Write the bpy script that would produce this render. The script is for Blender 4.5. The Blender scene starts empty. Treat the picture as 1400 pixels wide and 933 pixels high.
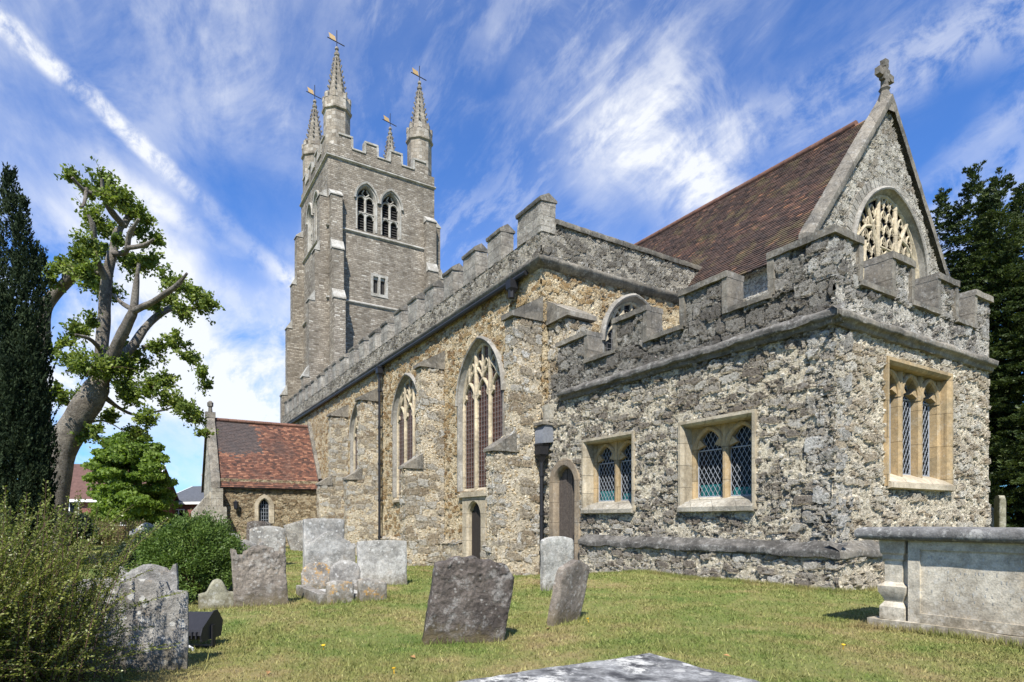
import bpy, bmesh, math, random
import numpy as np
from mathutils import Vector, Matrix, noise

# ------------------------------------------------------------------ camera, light, exposure
S = bpy.context.scene
COL = S.collection
R = math.radians
HC = 1.05                                   # eye height
YAW = math.atan2(510, 820)
FW = Vector((-math.cos(YAW), math.sin(YAW)))   # camera forward on the ground (x = east, y = north)
RT = Vector((math.sin(YAW), math.cos(YAW)))
cam = bpy.data.cameras.new('camera')
cam.sensor_width = 36; cam.lens = 820 / 1400 * 36; cam.shift_y = (712 - 466.5) / 1400
cam.clip_start = 0.05; cam.clip_end = 6000
co = bpy.data.objects.new('camera', cam); COL.objects.link(co)
co.location = (0, 0, HC); co.rotation_euler = (R(90), 0, math.pi / 2 - YAW)
S.camera = co

SUN_EL = 51.0
ldir = (FW * math.cos(R(5)) + RT * math.sin(R(5)))          # the way the light travels, on the ground
sun_to = Vector((-ldir.x * math.cos(R(SUN_EL)), -ldir.y * math.cos(R(SUN_EL)), math.sin(R(SUN_EL))))
sl = bpy.data.lights.new('sun', 'SUN'); sl.energy = 5.0; sl.angle = R(0.53); sl.color = (1, 0.955, 0.88)
so = bpy.data.objects.new('sun', sl); COL.objects.link(so)
so.rotation_euler = sun_to.to_track_quat('Z', 'Y').to_euler(); so.location = (0, -10, 60)
S.view_settings.view_transform = 'Standard'; S.view_settings.look = 'None'
S.view_settings.exposure = 0.86; S.view_settings.gamma = 1.0

# ------------------------------------------------------------------ node helpers
class NT:
    def __init__(s, tree): s.t = tree; s.n = tree.nodes; s.l = tree.links
    def put(s, sock, v):
        if v is None: return
        if isinstance(v, bpy.types.NodeSocket): s.l.new(v, sock)
        elif isinstance(v, (tuple, list)) and sock.type == 'RGBA' and len(v) == 3: sock.default_value = (*v, 1)
        else: sock.default_value = v
    def node(s, ty, ins=None, **pr):
        n = s.n.new(ty)
        for k, v in pr.items(): setattr(n, k, v)
        for k, v in (ins or {}).items(): s.put(n.inputs[k], v)
        return n
    def math(s, op, a, b=None, c=None, clamp=False):
        n = s.n.new('ShaderNodeMath'); n.operation = op; n.use_clamp = clamp
        for i, v in enumerate((a, b, c)): s.put(n.inputs[i], v)
        return n.outputs[0]
    def vec(s, op, a, b=None, sc=None):
        n = s.n.new('ShaderNodeVectorMath'); n.operation = op
        s.put(n.inputs[0], a)
        if b is not None: s.put(n.inputs[1], b)
        if sc is not None: s.put(n.inputs['Scale'], sc)
        return n.outputs['Value'] if op in ('DOT_PRODUCT', 'LENGTH', 'DISTANCE') else n.outputs[0]
    def noise(s, v, scale, detail=4, rough=.55, dist=0, out='Fac'):
        return s.node('ShaderNodeTexNoise', {'Vector': v, 'Scale': scale, 'Detail': detail, 'Roughness': rough, 'Distortion': dist}).outputs[out]
    def smooth(s, v, a, b, lo=0., hi=1.):
        n = s.n.new('ShaderNodeMapRange'); n.interpolation_type = 'SMOOTHSTEP'
        s.put(n.inputs[0], v)
        for i, x in enumerate((a, b, lo, hi)): s.put(n.inputs[i + 1], x)
        return n.outputs[0]
    def lin(s, v, a, b, lo=0., hi=1.):
        n = s.n.new('ShaderNodeMapRange'); s.put(n.inputs[0], v)
        for i, x in enumerate((a, b, lo, hi)): s.put(n.inputs[i + 1], x)
        return n.outputs[0]
    def ramp(s, f, stops, interp='LINEAR'):
        n = s.n.new('ShaderNodeValToRGB'); cr = n.color_ramp; cr.interpolation = interp
        while len(cr.elements) < len(stops): cr.elements.new(0.5)
        for e, (p, c) in zip(cr.elements, stops): e.position = p; e.color = (*c, 1)
        s.put(n.inputs[0], f); return n.outputs[0]
    def mix(s, f, a, b, mode='MIX'):
        n = s.n.new('ShaderNodeMix'); n.data_type = 'RGBA'; n.blend_type = mode
        s.put(n.inputs[0], f); s.put(n.inputs[6], a); s.put(n.inputs[7], b); return n.outputs[2]
    def sep(s, v): return s.node('ShaderNodeSeparateXYZ', {0: v}).outputs
    def comb(s, x, y, z): return s.node('ShaderNodeCombineXYZ', {0: x, 1: y, 2: z}).outputs[0]

def mat(name):
    m = bpy.data.materials.new(name); m.use_nodes = True
    t = NT(m.node_tree); t.b = m.node_tree.nodes['Principled BSDF']; t.o = m.node_tree.nodes['Material Output']
    t.b.inputs['Specular IOR Level'].default_value = .25
    return m, t
def objco(t): return t.node('ShaderNodeTexCoord').outputs['Object']
def rndco(t):                                # object coordinates shifted by the object's own random number
    r = t.node('ShaderNodeObjectInfo').outputs['Random']
    return t.vec('ADD', objco(t), t.comb(t.math('MULTIPLY', r, 37.), t.math('MULTIPLY', r, 71.), t.math('MULTIPLY', r, 13.)))
def bump(t, h, strength=.6, dist=.02):
    t.put(t.b.inputs['Normal'], t.node('ShaderNodeBump', {'Height': h, 'Strength': strength, 'Distance': dist}).outputs[0])

# ------------------------------------------------------------------ sky
w = bpy.data.worlds.new('World'); S.world = w; w.use_nodes = True
t = NT(w.node_tree); t.n.clear()
sky = t.node('ShaderNodeTexSky', sky_type='NISHITA'); sky.sun_disc = False
sky.sun_elevation = R(SUN_EL); sky.sun_rotation = math.atan2(sun_to.x, sun_to.y)
sky.altitude = 0; sky.air_density = 1.0; sky.dust_density = .3; sky.ozone_density = 3.0
dirv = t.vec('NORMALIZE', t.node('ShaderNodeTexCoord').outputs['Generated'])
def skydir(u, v):
    x = (u - 700) / 820; y = (712 - v) / 820
    return Vector((FW.x + RT.x * x, FW.y + RT.y * x, y)).normalized()
d3 = t.sep(dirv)
zz = t.math('ADD', t.math('MAXIMUM', d3[2], 0.), .16)
pl = t.comb(t.math('DIVIDE', d3[0], zz), t.math('DIVIDE', d3[1], zz), 0.)      # cloud layer seen from below
def layer(ang, sx, sy, off):
    c, s_ = math.cos(ang), math.sin(ang); p = t.sep(pl)
    a = t.math('ADD', t.math('MULTIPLY', p[0], c * sx), t.math('MULTIPLY', p[1], s_ * sx))
    b = t.math('ADD', t.math('MULTIPLY', p[0], -s_ * sy), t.math('MULTIPLY', p[1], c * sy))
    return t.comb(t.math('ADD', a, off), b, off)
fa = math.atan2(FW.y, FW.x)
wis = t.noise(layer(fa + .35, .9, 2.6, 3.1), 1.5, 9, .58, .25)
veil = t.noise(layer(fa + .1, .6, 1.1, 9.7), 1.3, 9, .6, .4)
fine = t.noise(layer(fa + .5, 1.4, 4., 1.3), 3.2, 10, .66, .3)
def blob(u, v, r0, r1):                      # soft patch round a direction
    return t.smooth(t.vec('DOT_PRODUCT', dirv, tuple(skydir(u, v))), math.cos(R(r1)), math.cos(R(r0)))
def streak(p, q, w0):                         # band along the great circle through two directions
    n_ = skydir(*p).cross(skydir(*q)).normalized()
    wob = t.math('MULTIPLY', t.math('SUBTRACT', t.noise(dirv, 9, 6, .6), .5), .035)
    dd = t.math('ABSOLUTE', t.math('ADD', t.vec('DOT_PRODUCT', dirv, tuple(n_)), wob))
    return t.smooth(dd, w0 * .2, w0, 1., 0.)
cl = t.math('MULTIPLY', t.smooth(wis, .46, .78), .46)
cl = t.math('ADD', cl, t.math('MULTIPLY', t.smooth(veil, .42, .76), .22))
cl = t.math('ADD', cl, t.math('MULTIPLY', t.math('MULTIPLY', t.smooth(fine, .44, .64), t.smooth(veil, .38, .6)), .26))
lump = t.noise(dirv, 7, 9, .62, .4)
def add_blob(u, v, r0, r1, amt, lo=.38, hi=.62):
    global cl
    cl = t.math('ADD', cl, t.math('MULTIPLY', t.math('MULTIPLY', blob(u, v, r0, r1), t.smooth(lump, lo, hi)), amt))
add_blob(958, 195, 0, 7, .55, .36, .62); add_blob(935, 255, 0, 4.5, .5, .3, .58); add_blob(840, 225, 0, 5, .5)
add_blob(900, 60, 2, 13, .25); add_blob(300, 500, 2, 16, .55, .3, .6); add_blob(330, 560, 1, 12, .6, .25, .55)
add_blob(60, 360, 2, 14, .35, .3, .6); add_blob(270, 60, 2, 12, .38, .3, .62)
def add_streak(p, q, w0, amt, lo, hi, ctr, r0, r1):
    global cl
    s_ = t.math('MULTIPLY', streak(p, q, w0), t.smooth(t.noise(dirv, 24, 8, .65, .3), lo, hi))
    cl = t.math('ADD', cl, t.math('MULTIPLY', t.math('MULTIPLY', s_, blob(*ctr, r0, r1)), amt))
add_streak((15, 40), (380, 370), .017, .80, .30, .62, (150, 165), 11, 19)
add_streak((180, 255), (390, 385), .022, .4, .3, .6, (330, 350), 6, 14)
add_streak((1080, 150), (1400, 20), .06, .35, .35, .6, (1230, 90), 8, 18)
add_streak((1270, 330), (1400, 180), .07, .3, .35, .6, (1330, 260), 8, 18)
for (u, v, r0, r1, k) in ((330, 300, 1, 6, .75), (425, 60, 0, 5, .6), (40, 180, 0, 5, .5), (880, 290, 0, 4, .4), (1090, 70, 1, 9, .5), (800, 330, 1, 8, .7), (1330, 180, 1, 6, .35), (330, 420, 1, 5, .5), (240, 620, 0, 5, .5)):
    cl = t.math('MULTIPLY', cl, t.math('SUBTRACT', 1., t.math('MULTIPLY', blob(u, v, r0, r1), k)))
cl = t.math('ADD', .055, t.math('MINIMUM', t.math('MAXIMUM', cl, 0.), .86))
cl = t.math('MULTIPLY', cl, t.smooth(d3[2], -.02, .06))
blue = t.mix(1., sky.outputs[0], (0.30, 1.02, 1.90), 'MULTIPLY')
skc = t.mix(cl, blue, (9.2, 9.4, 9.7))
bg = t.node('ShaderNodeBackground', {'Color': skc, 'Strength': .062})
t.l.new(bg.outputs[0], t.node('ShaderNodeOutputWorld').inputs[0])

# ------------------------------------------------------------------ materials
def rubble(name, stops, small, mortar, scale=3.2, zs=1.7, frac=.55, amp=.05, warp=.10, lich=.25, grime=(.05, .047, .042), grime_amt=.4, small_scale=9.5, pits=.75, soot_shade=.62):
    """walling of larger squared stones bedded in small rubble and lime mortar, worn and pitted all over"""
    m, t = mat(name)
    c = objco(t)
    w1 = t.vec('SCALE', t.vec('SUBTRACT', t.noise(c, 2.3, 3, .5, out='Color'), (.5, .5, .5)), sc=warp * 2.2)
    w2 = t.vec('SCALE', t.vec('SUBTRACT', t.noise(c, 11, 5, .65, out='Color'), (.5, .5, .5)), sc=.055)
    cw = t.vec('ADD', t.vec('ADD', c, w1), w2)
    p = t.vec('MULTIPLY', cw, (1, 1, zs)); ps_ = t.vec('MULTIPLY', cw, (1, 1, 1.35))
    v1 = t.node('ShaderNodeTexVoronoi', {'Vector': p, 'Scale': scale, 'Randomness': .82}, voronoi_dimensions='3D', distance='CHEBYCHEV')
    v2 = t.node('ShaderNodeTexVoronoi', {'Vector': p, 'Scale': scale, 'Randomness': .82}, voronoi_dimensions='3D', distance='CHEBYCHEV', feature='F2')
    v3 = t.node('ShaderNodeTexVoronoi', {'Vector': ps_, 'Scale': small_scale, 'Randomness': 1.}, voronoi_dimensions='3D')
    rs = t.sep(v1.outputs['Color']); edge = t.math('MULTIPLY', t.math('SUBTRACT', v2.outputs['Distance'], v1.outputs['Distance']), .5); r3 = t.sep(v3.outputs['Color']); d3_ = v3.outputs['Distance']
    n2 = t.noise(c, 15, 10, .74); n3 = t.noise(c, .7, 6, .65); n4 = t.noise(c, 60, 6, .72); n5 = t.noise(c, 5, 9, .7, .4)
    present = t.smooth(t.math('ADD', rs[1], t.math('MULTIPLY', t.math('SUBTRACT', n3, .5), .8)), 1 - frac - .02, 1 - frac + .02)
    big = t.math('MULTIPLY', t.smooth(t.math('ADD', edge, t.math('MULTIPLY', t.math('SUBTRACT', n2, .5), .10)), .02, .075), present)
    peb = t.math('MULTIPLY', t.smooth(t.math('ADD', d3_, t.math('MULTIPLY', t.math('SUBTRACT', n2, .5), .35)), .52, .18), t.smooth(r3[2], .25, .4))
    colb = t.ramp(t.math('ADD', t.math('MULTIPLY', rs[0], .75), t.math('MULTIPLY', n5, .25)), stops)
    cols = t.ramp(t.math('ADD', t.math('MULTIPLY', r3[0], .7), t.math('MULTIPLY', n5, .3)), small)
    mk = t.lin(n5, .3, .7, .72, 1.12)
    bed = t.mix(1., mortar, t.comb(mk, mk, mk), 'MULTIPLY')
    col = t.mix(big, t.mix(peb, bed, cols), colb)
    k = t.math('MULTIPLY', t.lin(n2, .28, .72, .52, 1.42), t.lin(n4, .3, .7, .68, 1.28))
    col = t.mix(1., col, t.comb(k, k, k), 'MULTIPLY')
    gr = t.math('MULTIPLY', t.smooth(t.math('ADD', n3, t.math('MULTIPLY', t.math('SUBTRACT', n2, .5), .7)), .50, .66), grime_amt)
    col = t.mix(gr, col, grime)
    li = t.math('MULTIPLY', t.smooth(n5, .55, .61), lich)
    col = t.mix(li, col, (.56, .55, .51))
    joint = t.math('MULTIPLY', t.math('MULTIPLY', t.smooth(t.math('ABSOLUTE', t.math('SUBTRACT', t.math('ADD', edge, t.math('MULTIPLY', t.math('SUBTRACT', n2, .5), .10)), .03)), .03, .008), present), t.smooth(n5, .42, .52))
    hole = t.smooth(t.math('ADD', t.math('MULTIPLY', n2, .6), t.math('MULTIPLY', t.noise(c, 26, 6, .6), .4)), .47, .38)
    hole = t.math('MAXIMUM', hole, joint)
    col = t.mix(t.math('MULTIPLY', hole, soot_shade), col, (.045, .040, .034))      # sooty soil in the pits, with crevice shade painted here and along joints
    t.put(t.b.inputs['Base Color'], col); t.b.inputs['Roughness'].default_value = .93
    h = t.math('MULTIPLY', big, t.lin(rs[2], 0, 1, .5, 1.1))
    h = t.math('ADD', h, t.math('MULTIPLY', t.math('MULTIPLY', peb, t.math('SUBTRACT', 1., big)), .6))
    h = t.math('ADD', h, t.math('MULTIPLY', t.math('SUBTRACT', n2, .5), 1.15))
    h = t.math('ADD', h, t.math('MULTIPLY', t.math('SUBTRACT', n4, .5), .55))
    h = t.math('SUBTRACT', h, t.math('MULTIPLY', hole, pits))
    t.l.new(t.node('ShaderNodeDisplacement', {'Height': h, 'Midlevel': .4, 'Scale': amp}).outputs[0], t.o.inputs['Displacement'])
    m.displacement_method = 'BOTH'
    return m

def coursed(name, stops, mortar, bw=.42, rh=.16, warp=.05, bdist=.02, lich=.2, tint=None, ms=.012):
    m, t = mat(name); c = objco(t); x = t.sep(c)
    n1 = t.noise(c, 1.6, 4, .6); n2 = t.noise(c, 14, 8, .7); n3 = t.noise(c, .35, 5, .6)
    u = t.math('ADD', t.math('ADD', x[0], x[1]), t.math('MULTIPLY', n1, warp * 3))
    v = t.math('ADD', x[2], t.math('MULTIPLY', t.math('SUBTRACT', t.noise(c, 2.1, 3), .5), warp * 1.6))
    br = t.node('ShaderNodeTexBrick', {'Vector': t.comb(u, v, 0.), 'Scale': 1., 'Mortar Size': ms, 'Mortar Smooth': .4, 'Brick Width': bw, 'Row Height': rh, 'Color1': (0, 0, 0), 'Color2': (1, 1, 1), 'Mortar': (0, 0, 0)})
    br.offset_frequency = 2; br.squash = .7; br.squash_frequency = 3
    rv = t.node('ShaderNodeTexWhiteNoise', {'Vector': t.comb(t.math('FLOOR', t.math('DIVIDE', u, bw)), t.math('FLOOR', t.math('DIVIDE', v, rh)), 0.)}, noise_dimensions='3D').outputs[0]
    col = t.ramp(t.math('ADD', t.math('MULTIPLY', t.sep(br.outputs[0])[0], .6), t.math('MULTIPLY', rv, .4)), stops)
    st = t.noise(t.vec('MULTIPLY', c, (1, 1, .12)), 1.3, 6, .65)
    k = t.math('MULTIPLY', t.math('MULTIPLY', t.lin(n2, .3, .7, .6, 1.38), t.lin(n3, .35, .65, .72, 1.25)), t.lin(st, .32, .68, .74, 1.2))
    col = t.mix(1., col, t.comb(k, k, k), 'MULTIPLY')
    col = t.mix(t.math('MULTIPLY', br.outputs['Fac'], .8), col, mortar)
    li = t.math('MULTIPLY', t.smooth(t.noise(c, 4.5, 8, .7, .5), .57, .64), lich)
    col = t.mix(li, col, (.42, .41, .37))
    t.put(t.b.inputs['Base Color'], col); t.b.inputs['Roughness'].default_value = .92
    bump(t, t.math('ADD', t.math('MULTIPLY', n2, .7), t.math('MULTIPLY', br.outputs['Fac'], -.9)), 1., bdist)
    return m

def weathered(name, base, dark, lichen=.3, orange=0., spots=.3, fine=1., moss=0., bd=.008, joints=None, shift=False, big=1.5):
    m, t = mat(name); c = rndco(t) if shift else objco(t)
    a = t.noise(c, big, 6, .62, .4); b = t.noise(c, 13, 9, .72); d = t.noise(c, 60, 6, .7)
    col = t.mix(t.smooth(a, .34, .66), base, dark)
    k = t.math('MULTIPLY', t.lin(b, .3, .7, 1 - .4 * fine, 1 + .32 * fine), t.lin(d, .3, .7, 1 - .3 * fine, 1 + .25 * fine))
    col = t.mix(1., col, t.comb(k, k, k), 'MULTIPLY')
    vo = t.node('ShaderNodeTexVoronoi', {'Vector': t.vec('ADD', c, t.vec('SCALE', t.noise(c, 30, 4, .6, out='Color'), sc=.02)), 'Scale': 16., 'Randomness': 1.})
    sr = t.sep(vo.outputs['Color'])
    sp = t.math('MULTIPLY', t.smooth(t.math('ADD', vo.outputs['Distance'], t.math('MULTIPLY', sr[0], .45)), .30, .40, 1., 0.), spots)
    col = t.mix(sp, col, (.52, .51, .47))
    li = t.math('MULTIPLY', t.math('MULTIPLY', t.smooth(t.noise(c, 6, 10, .8), .53, .60), t.smooth(b, .36, .52)), lichen * 1.2)
    col = t.mix(li, col, (.50, .49, .45))
    if orange:
        o = t.math('MULTIPLY', t.math('MULTIPLY', t.smooth(t.noise(t.vec('ADD', c, (3, 8, 1)), 6, 10, .85), .53, .60), t.smooth(b, .40, .54)), orange)
        col = t.mix(o, col, (.45, .24, .04))
    if moss:
        g = t.math('MULTIPLY', t.smooth(t.math('ADD', t.sep(objco(t))[2], t.math('MULTIPLY', t.math('SUBTRACT', b, .5), .5)), .02, .2, 1., 0.), moss)
        col = t.mix(g, col, (.11, .085, .04))
    h = t.math('ADD', t.math('MULTIPLY', b, .8), t.math('MULTIPLY', d, .4))
    if joints:
        x = t.sep(c); br = t.node('ShaderNodeTexBrick', {'Vector': t.comb(t.math('ADD', x[0], x[1]), x[2], 0.), 'Scale': 1., 'Mortar Size': .006, 'Brick Width': joints[0], 'Row Height': joints[1], 'Color1': (.82, .82, .82), 'Color2': (1.12, 1.12, 1.12), 'Mortar': (.6, .6, .6)})
        col = t.mix(1., col, br.outputs[0], 'MULTIPLY'); h = t.math('SUBTRACT', h, br.outputs['Fac'])
    t.put(t.b.inputs['Base Color'], col); t.b.inputs['Roughness'].default_value = .9
    bump(t, h, 1., bd); return m

def plain(name, col, rough=.6, metal=0., var=.25, sc=20, bd=.003):
    m, t = mat(name); c = objco(t); n = t.noise(c, sc, 7, .65)
    k = t.lin(n, .3, .7, 1 - var, 1 + var)
    t.put(t.b.inputs['Base Color'], t.mix(1., col, t.comb(k, k, k), 'MULTIPLY'))
    t.b.inputs['Roughness'].default_value = rough; t.b.inputs['Metallic'].default_value = metal
    if bd: bump(t, n, .6, bd)
    return m

def tiles(name, stops, patch, patch_amt, moss=.0, old=False):
    m, t = mat(name); c = objco(t)
    r = t.node('ShaderNodeNewGeometry').outputs['Random Per Island']
    n = t.noise(c, .55, 5, .6, .4); b = t.noise(c, 9, 8, .7); d = t.noise(c, 45, 5, .7)
    col = t.ramp(r, stops)
    col = t.mix(t.math('MULTIPLY', t.smooth(t.math('ADD', n, t.math('MULTIPLY', t.math('SUBTRACT', r, .5), .14)), .49 if not old else .6, .55 if not old else .66), patch_amt * (.5 if old else 1)), col, patch)
    if old:                                   # the older dark tiles left in the upper south corner of the porch roof
        x = t.sep(c); q = t.math('ADD', t.math('MULTIPLY', t.math('SUBTRACT', n, .5), 2.6), t.math('MULTIPLY', t.math('SUBTRACT', r, .5), .5))
        o_ = t.math('MULTIPLY', t.smooth(t.math('ADD', x[1], q), -6.1, -6.35), t.smooth(t.math('ADD', x[2], t.math('MULTIPLY', q, -.6)), 4.55, 4.75))
        col = t.mix(t.math('MULTIPLY', o_, .9), col, (.060, .052, .05))
    k = t.math('MULTIPLY', t.lin(b, .3, .7, .7, 1.3), t.lin(d, .3, .7, .75, 1.25))
    col = t.mix(1., col, t.comb(k, k, k), 'MULTIPLY')
    if moss: col = t.mix(t.math('MULTIPLY', t.smooth(t.noise(c, 1.4, 7, .7), .52, .62), moss), col, (.13, .105, .05))
    t.put(t.b.inputs['Base Color'], col); t.b.inputs['Roughness'].default_value = .85
    bump(t, b, .8, .006); return m

def leafmat(name, stops, trans=.35, rough=.55, spec=.3):
    m, t = mat(name)
    r = t.node('ShaderNodeNewGeometry').outputs['Random Per Island']
    c = objco(t); n = t.noise(c, 1.3, 4, .6)
    col = t.ramp(t.math('ADD', t.math('MULTIPLY', r, .6), t.math('MULTIPLY', t.smooth(n, .35, .65), .4)), stops)
    t.put(t.b.inputs['Base Color'], col); t.b.inputs['Roughness'].default_value = rough
    t.b.inputs['Specular IOR Level'].default_value = spec
    tr = t.node('ShaderNodeBsdfTranslucent', {'Color': t.mix(1., col, (1.15, 1.25, .5), 'MULTIPLY')})
    mx = t.node('ShaderNodeMixShader', {0: trans, 1: t.b.outputs[0], 2: tr.outputs[0]})
    t.l.new(mx.outputs[0], t.o.inputs[0]); return m

M = {}
GREY_S = [(0, (.11, .10, .088)), (.35, (.21, .198, .175)), (.7, (.33, .315, .28)), (1, (.52, .505, .465))]
M['vestry_s'] = rubble('rubble_grey', [(0, (.125, .104, .084)), (.35, (.215, .188, .155)), (.65, (.315, .288, .244)), (1, (.46, .44, .39))], GREY_S, (.54, .485, .375), 3.1, 2.3, .6, .050, .07, .22, grime_amt=.2, soot_shade=.5)
M['vestry_e'] = rubble('rubble_cream', [(0, (.25, .195, .13)), (.4, (.36, .305, .225)), (.75, (.45, .41, .33)), (1, (.54, .515, .45))], [(0, (.25, .20, .13)), (.4, (.42, .365, .265)), (1, (.58, .54, .45))], (.56, .50, .385), 3.4, 2.2, .5, .06, .08, .35, grime_amt=.06, pits=.8, soot_shade=.42)
M['parapet'] = rubble('rubble_dark', [(0, (.085, .076, .066)), (.4, (.15, .138, .12)), (.75, (.22, .205, .18)), (1, (.34, .325, .285))], [(0, (.08, .075, .068)), (.5, (.15, .143, .13)), (1, (.29, .28, .25))], (.22, .207, .18), 2.6, 1.5, .72, .05, .1, .2, grime_amt=.4)
M['parapet_e'] = rubble('rubble_pale', [(0, (.14, .125, .11)), (.4, (.24, .225, .20)), (.75, (.34, .325, .29)), (1, (.44, .43, .39))], GREY_S, (.46, .43, .37), 3., 1.5, .55, .05, .1, .35, grime_amt=.25)
TAN_S = [(0, (.20, .125, .06)), (.35, (.34, .24, .125)), (.7, (.45, .35, .205)), (1, (.55, .485, .37))]
M['aisle'] = rubble('rubble_tan', [(0, (.14, .08, .038)), (.3, (.27, .175, .08)), (.6, (.38, .28, .15)), (1, (.48, .42, .31))], TAN_S, (.54, .455, .31), 3.8, 2.0, .48, .05, .09, .22, grime_amt=.15, soot_shade=.5)
M['aisle_par'] = rubble('rubble_parapet', [(0, (.09, .08, .065)), (.4, (.17, .155, .13)), (.8, (.27, .255, .22)), (1, (.42, .40, .36))], GREY_S, (.36, .33, .27), 4., 1.7, .5, .05, .1, .2, grime_amt=.45)
M['buttress'] = rubble('rubble_buttress', [(0, (.17, .12, .07)), (.3, (.28, .235, .17)), (.6, (.34, .315, .265)), (1, (.50, .485, .44))], TAN_S, (.52, .455, .34), 2.6, 1.8, .6, .05, .1, .4, grime_amt=.2, soot_shade=.5)
M['gable'] = rubble('rubble_gable', [(0, (.19, .15, .11)), (.35, (.30, .27, .215)), (.7, (.40, .375, .32)), (1, (.48, .46, .41))], GREY_S, (.48, .45, .38), 3.2, 1.6, .62, .045, .1, .3, grime_amt=.22)
M['porch'] = rubble('rubble_porch', [(0, (.12, .08, .045)), (.4, (.23, .17, .10)), (.75, (.33, .26, .16)), (1, (.42, .36, .25))], TAN_S, (.36, .30, .20), 3.4, 2.4, .7, .05, .08, .08, grime_amt=.3)
M['quoin_r'] = rubble('quoin_block', [(0, (.22, .205, .18)), (.5, (.33, .315, .28)), (1, (.46, .45, .42))], GREY_S, (.46, .43, .37), 2.2, 1.5, .75, .055, .1, .35, grime_amt=.3, soot_shade=.5)
M['tower'] = coursed('coursed_ragstone', [(0, (.12, .10, .078)), (.45, (.225, .195, .155)), (.8, (.31, .275, .225)), (1, (.43, .40, .345))], (.20, .17, .13), .40, .15, .10, .05, ms=.02)
M['turret'] = coursed('turret_ashlar', [(0, (.15, .125, .095)), (.5, (.255, .22, .172)), (1, (.40, .37, .32))], (.22, .20, .165), .6, .3, .02, .015, .35)
M['ashlar'] = weathered('dressed_limestone', (.45, .385, .28), (.28, .235, .165), .15, spots=.15, fine=.75, joints=(.9, .42))
M['ochre'] = weathered('ochre_sandstone', (.39, .28, .15), (.27, .21, .125), .14, spots=.12, fine=.7, joints=(.7, .6))
M['tracery'] = weathered('pale_tracery_stone', (.50, .42, .29), (.32, .27, .19), .15, spots=.15, fine=.8, big=3, joints=(2., .7))
M['coping'] = weathered('weathered_coping', (.225, .20, .16), (.10, .092, .078), .2, .05, .2, joints=(1.1, 5.), bd=.012)
M['string'] = weathered('dark_string', (.15, .14, .125), (.06, .056, .05), .25, 0, .15, bd=.03, big=2.5)
M['quoin'] = weathered('quoin_stone', (.42, .385, .31), (.24, .215, .17), .35, spots=.2, bd=.02, joints=(.5, .36))
M['hood'] = weathered('grey_hood_mould', (.29, .27, .235), (.165, .152, .13), .3, spots=.1, fine=.7)
M['tower_dress'] = weathered('tower_dressing', (.40, .385, .345), (.24, .22, .185), .3, spots=.2)
M['spire'] = weathered('spirelet_stone', (.27, .24, .19), (.15, .132, .108), .2, .05, .2, joints=(.6, .35), bd=.02)
M['iron'] = plain('black_iron', (.018, .018, .02), .45)
M['lead'] = plain('lead_sheet', (.16, .17, .19), .55, .0, .2)
M['leadcame'] = plain('lead_came', (.27, .29, .32), .55, .0, .15)
M['wire'] = plain('wire_guard', (.22, .21, .20), .6, .0, .15)
M['merlon'] = weathered('merlon_stone', (.34, .315, .265), (.20, .18, .15), .3, .03, .2, joints=(.45, .27), bd=.03)
M['wood'] = plain('weathered_oak', (.075, .062, .053), .85, 0, .5, 26, .004)
M['wood_dark'] = plain('dark_oak', (.03, .025, .022), .8, 0, .4, 26, .004)
M['gilt'] = plain('gilded_copper', (.24, .16, .065), .55, .2, .3)
M['doorstone'] = weathered('brown_door_stone', (.30, .235, .16), (.19, .155, .115), .15, spots=.1, fine=.7, joints=(.8, .5))
M['white'] = plain('white_paint', (.75, .75, .73), .5, 0, .06)
M['concrete'] = weathered('pale_concrete', (.42, .41, .38), (.30, .29, .26), .2)
M['flower'] = plain('yellow_petal', (.62, .36, .02), .7, 0, .1)
M['dead_leaf'] = plain('dead_leaf', (.30, .17, .07), .8, 0, .3)
M['black'] = plain('black_plastic', (.022, .022, .026), .38, 0, .15)
M['cable'] = plain('white_cable', (.5, .5, .48), .5, 0, .1)
def glassmat(name, col, rough=.09, spec=.5):
    m, t = mat(name); c = objco(t); n = t.noise(c, 7, 3, .5)
    k = t.lin(n, .3, .7, .6, 1.4)
    t.put(t.b.inputs['Base Color'], t.mix(1., col, t.comb(k, k, k), 'MULTIPLY'))
    t.b.inputs['Roughness'].default_value = rough; t.b.inputs['Specular IOR Level'].default_value = spec
    bump(t, n, .15, .01); return m
M['glass'] = glassmat('dark_leaded_glass', (.008, .010, .011), .25, .12)
M['glass_red'] = glassmat('brown_stained_glass', (.075, .036, .026), .4, .1)
M['glass_teal'] = glassmat('teal_glass', (.012, .10, .10), .3, .15)
M['louvre'] = plain('dark_louvre', (.03, .028, .026), .8)
M['roof_c'] = tiles('clay_tile_brown', [(0, (.036, .026, .023)), (.35, (.062, .040, .032)), (.7, (.092, .053, .040)), (.94, (.125, .069, .049)), (1, (.27, .13, .07))], (.050, .037, .031), .5, .5)
M['roof_p'] = tiles('clay_tile_red', [(0, (.050, .030, .025)), (.3, (.098, .048, .035)), (.7, (.140, .063, .042)), (1, (.24, .12, .075))], (.055, .045, .042), .92, 0., True)
M['ridge'] = tiles('ridge_tile', [(0, (.11, .058, .042)), (1, (.18, .09, .062))], (.12, .07, .05), .5)
M['house_brick'] = coursed('red_brick', [(0, (.15, .045, .035)), (.5, (.20, .06, .045)), (1, (.25, .085, .06))], (.25, .2, .17), .3, .1, .0, .005, 0.)
M['house_roof'] = plain('brown_roof_tile', (.10, .055, .045), .85, 0, .3, 4)
M['slate'] = plain('grey_slate', (.075, .08, .09), .7, 0, .25, 4)
M['bark'] = weathered('grey_bark', (.235, .208, .172), (.12, .104, .085), .15, spots=.1, bd=.10, big=2.2, fine=1.2)
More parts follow.
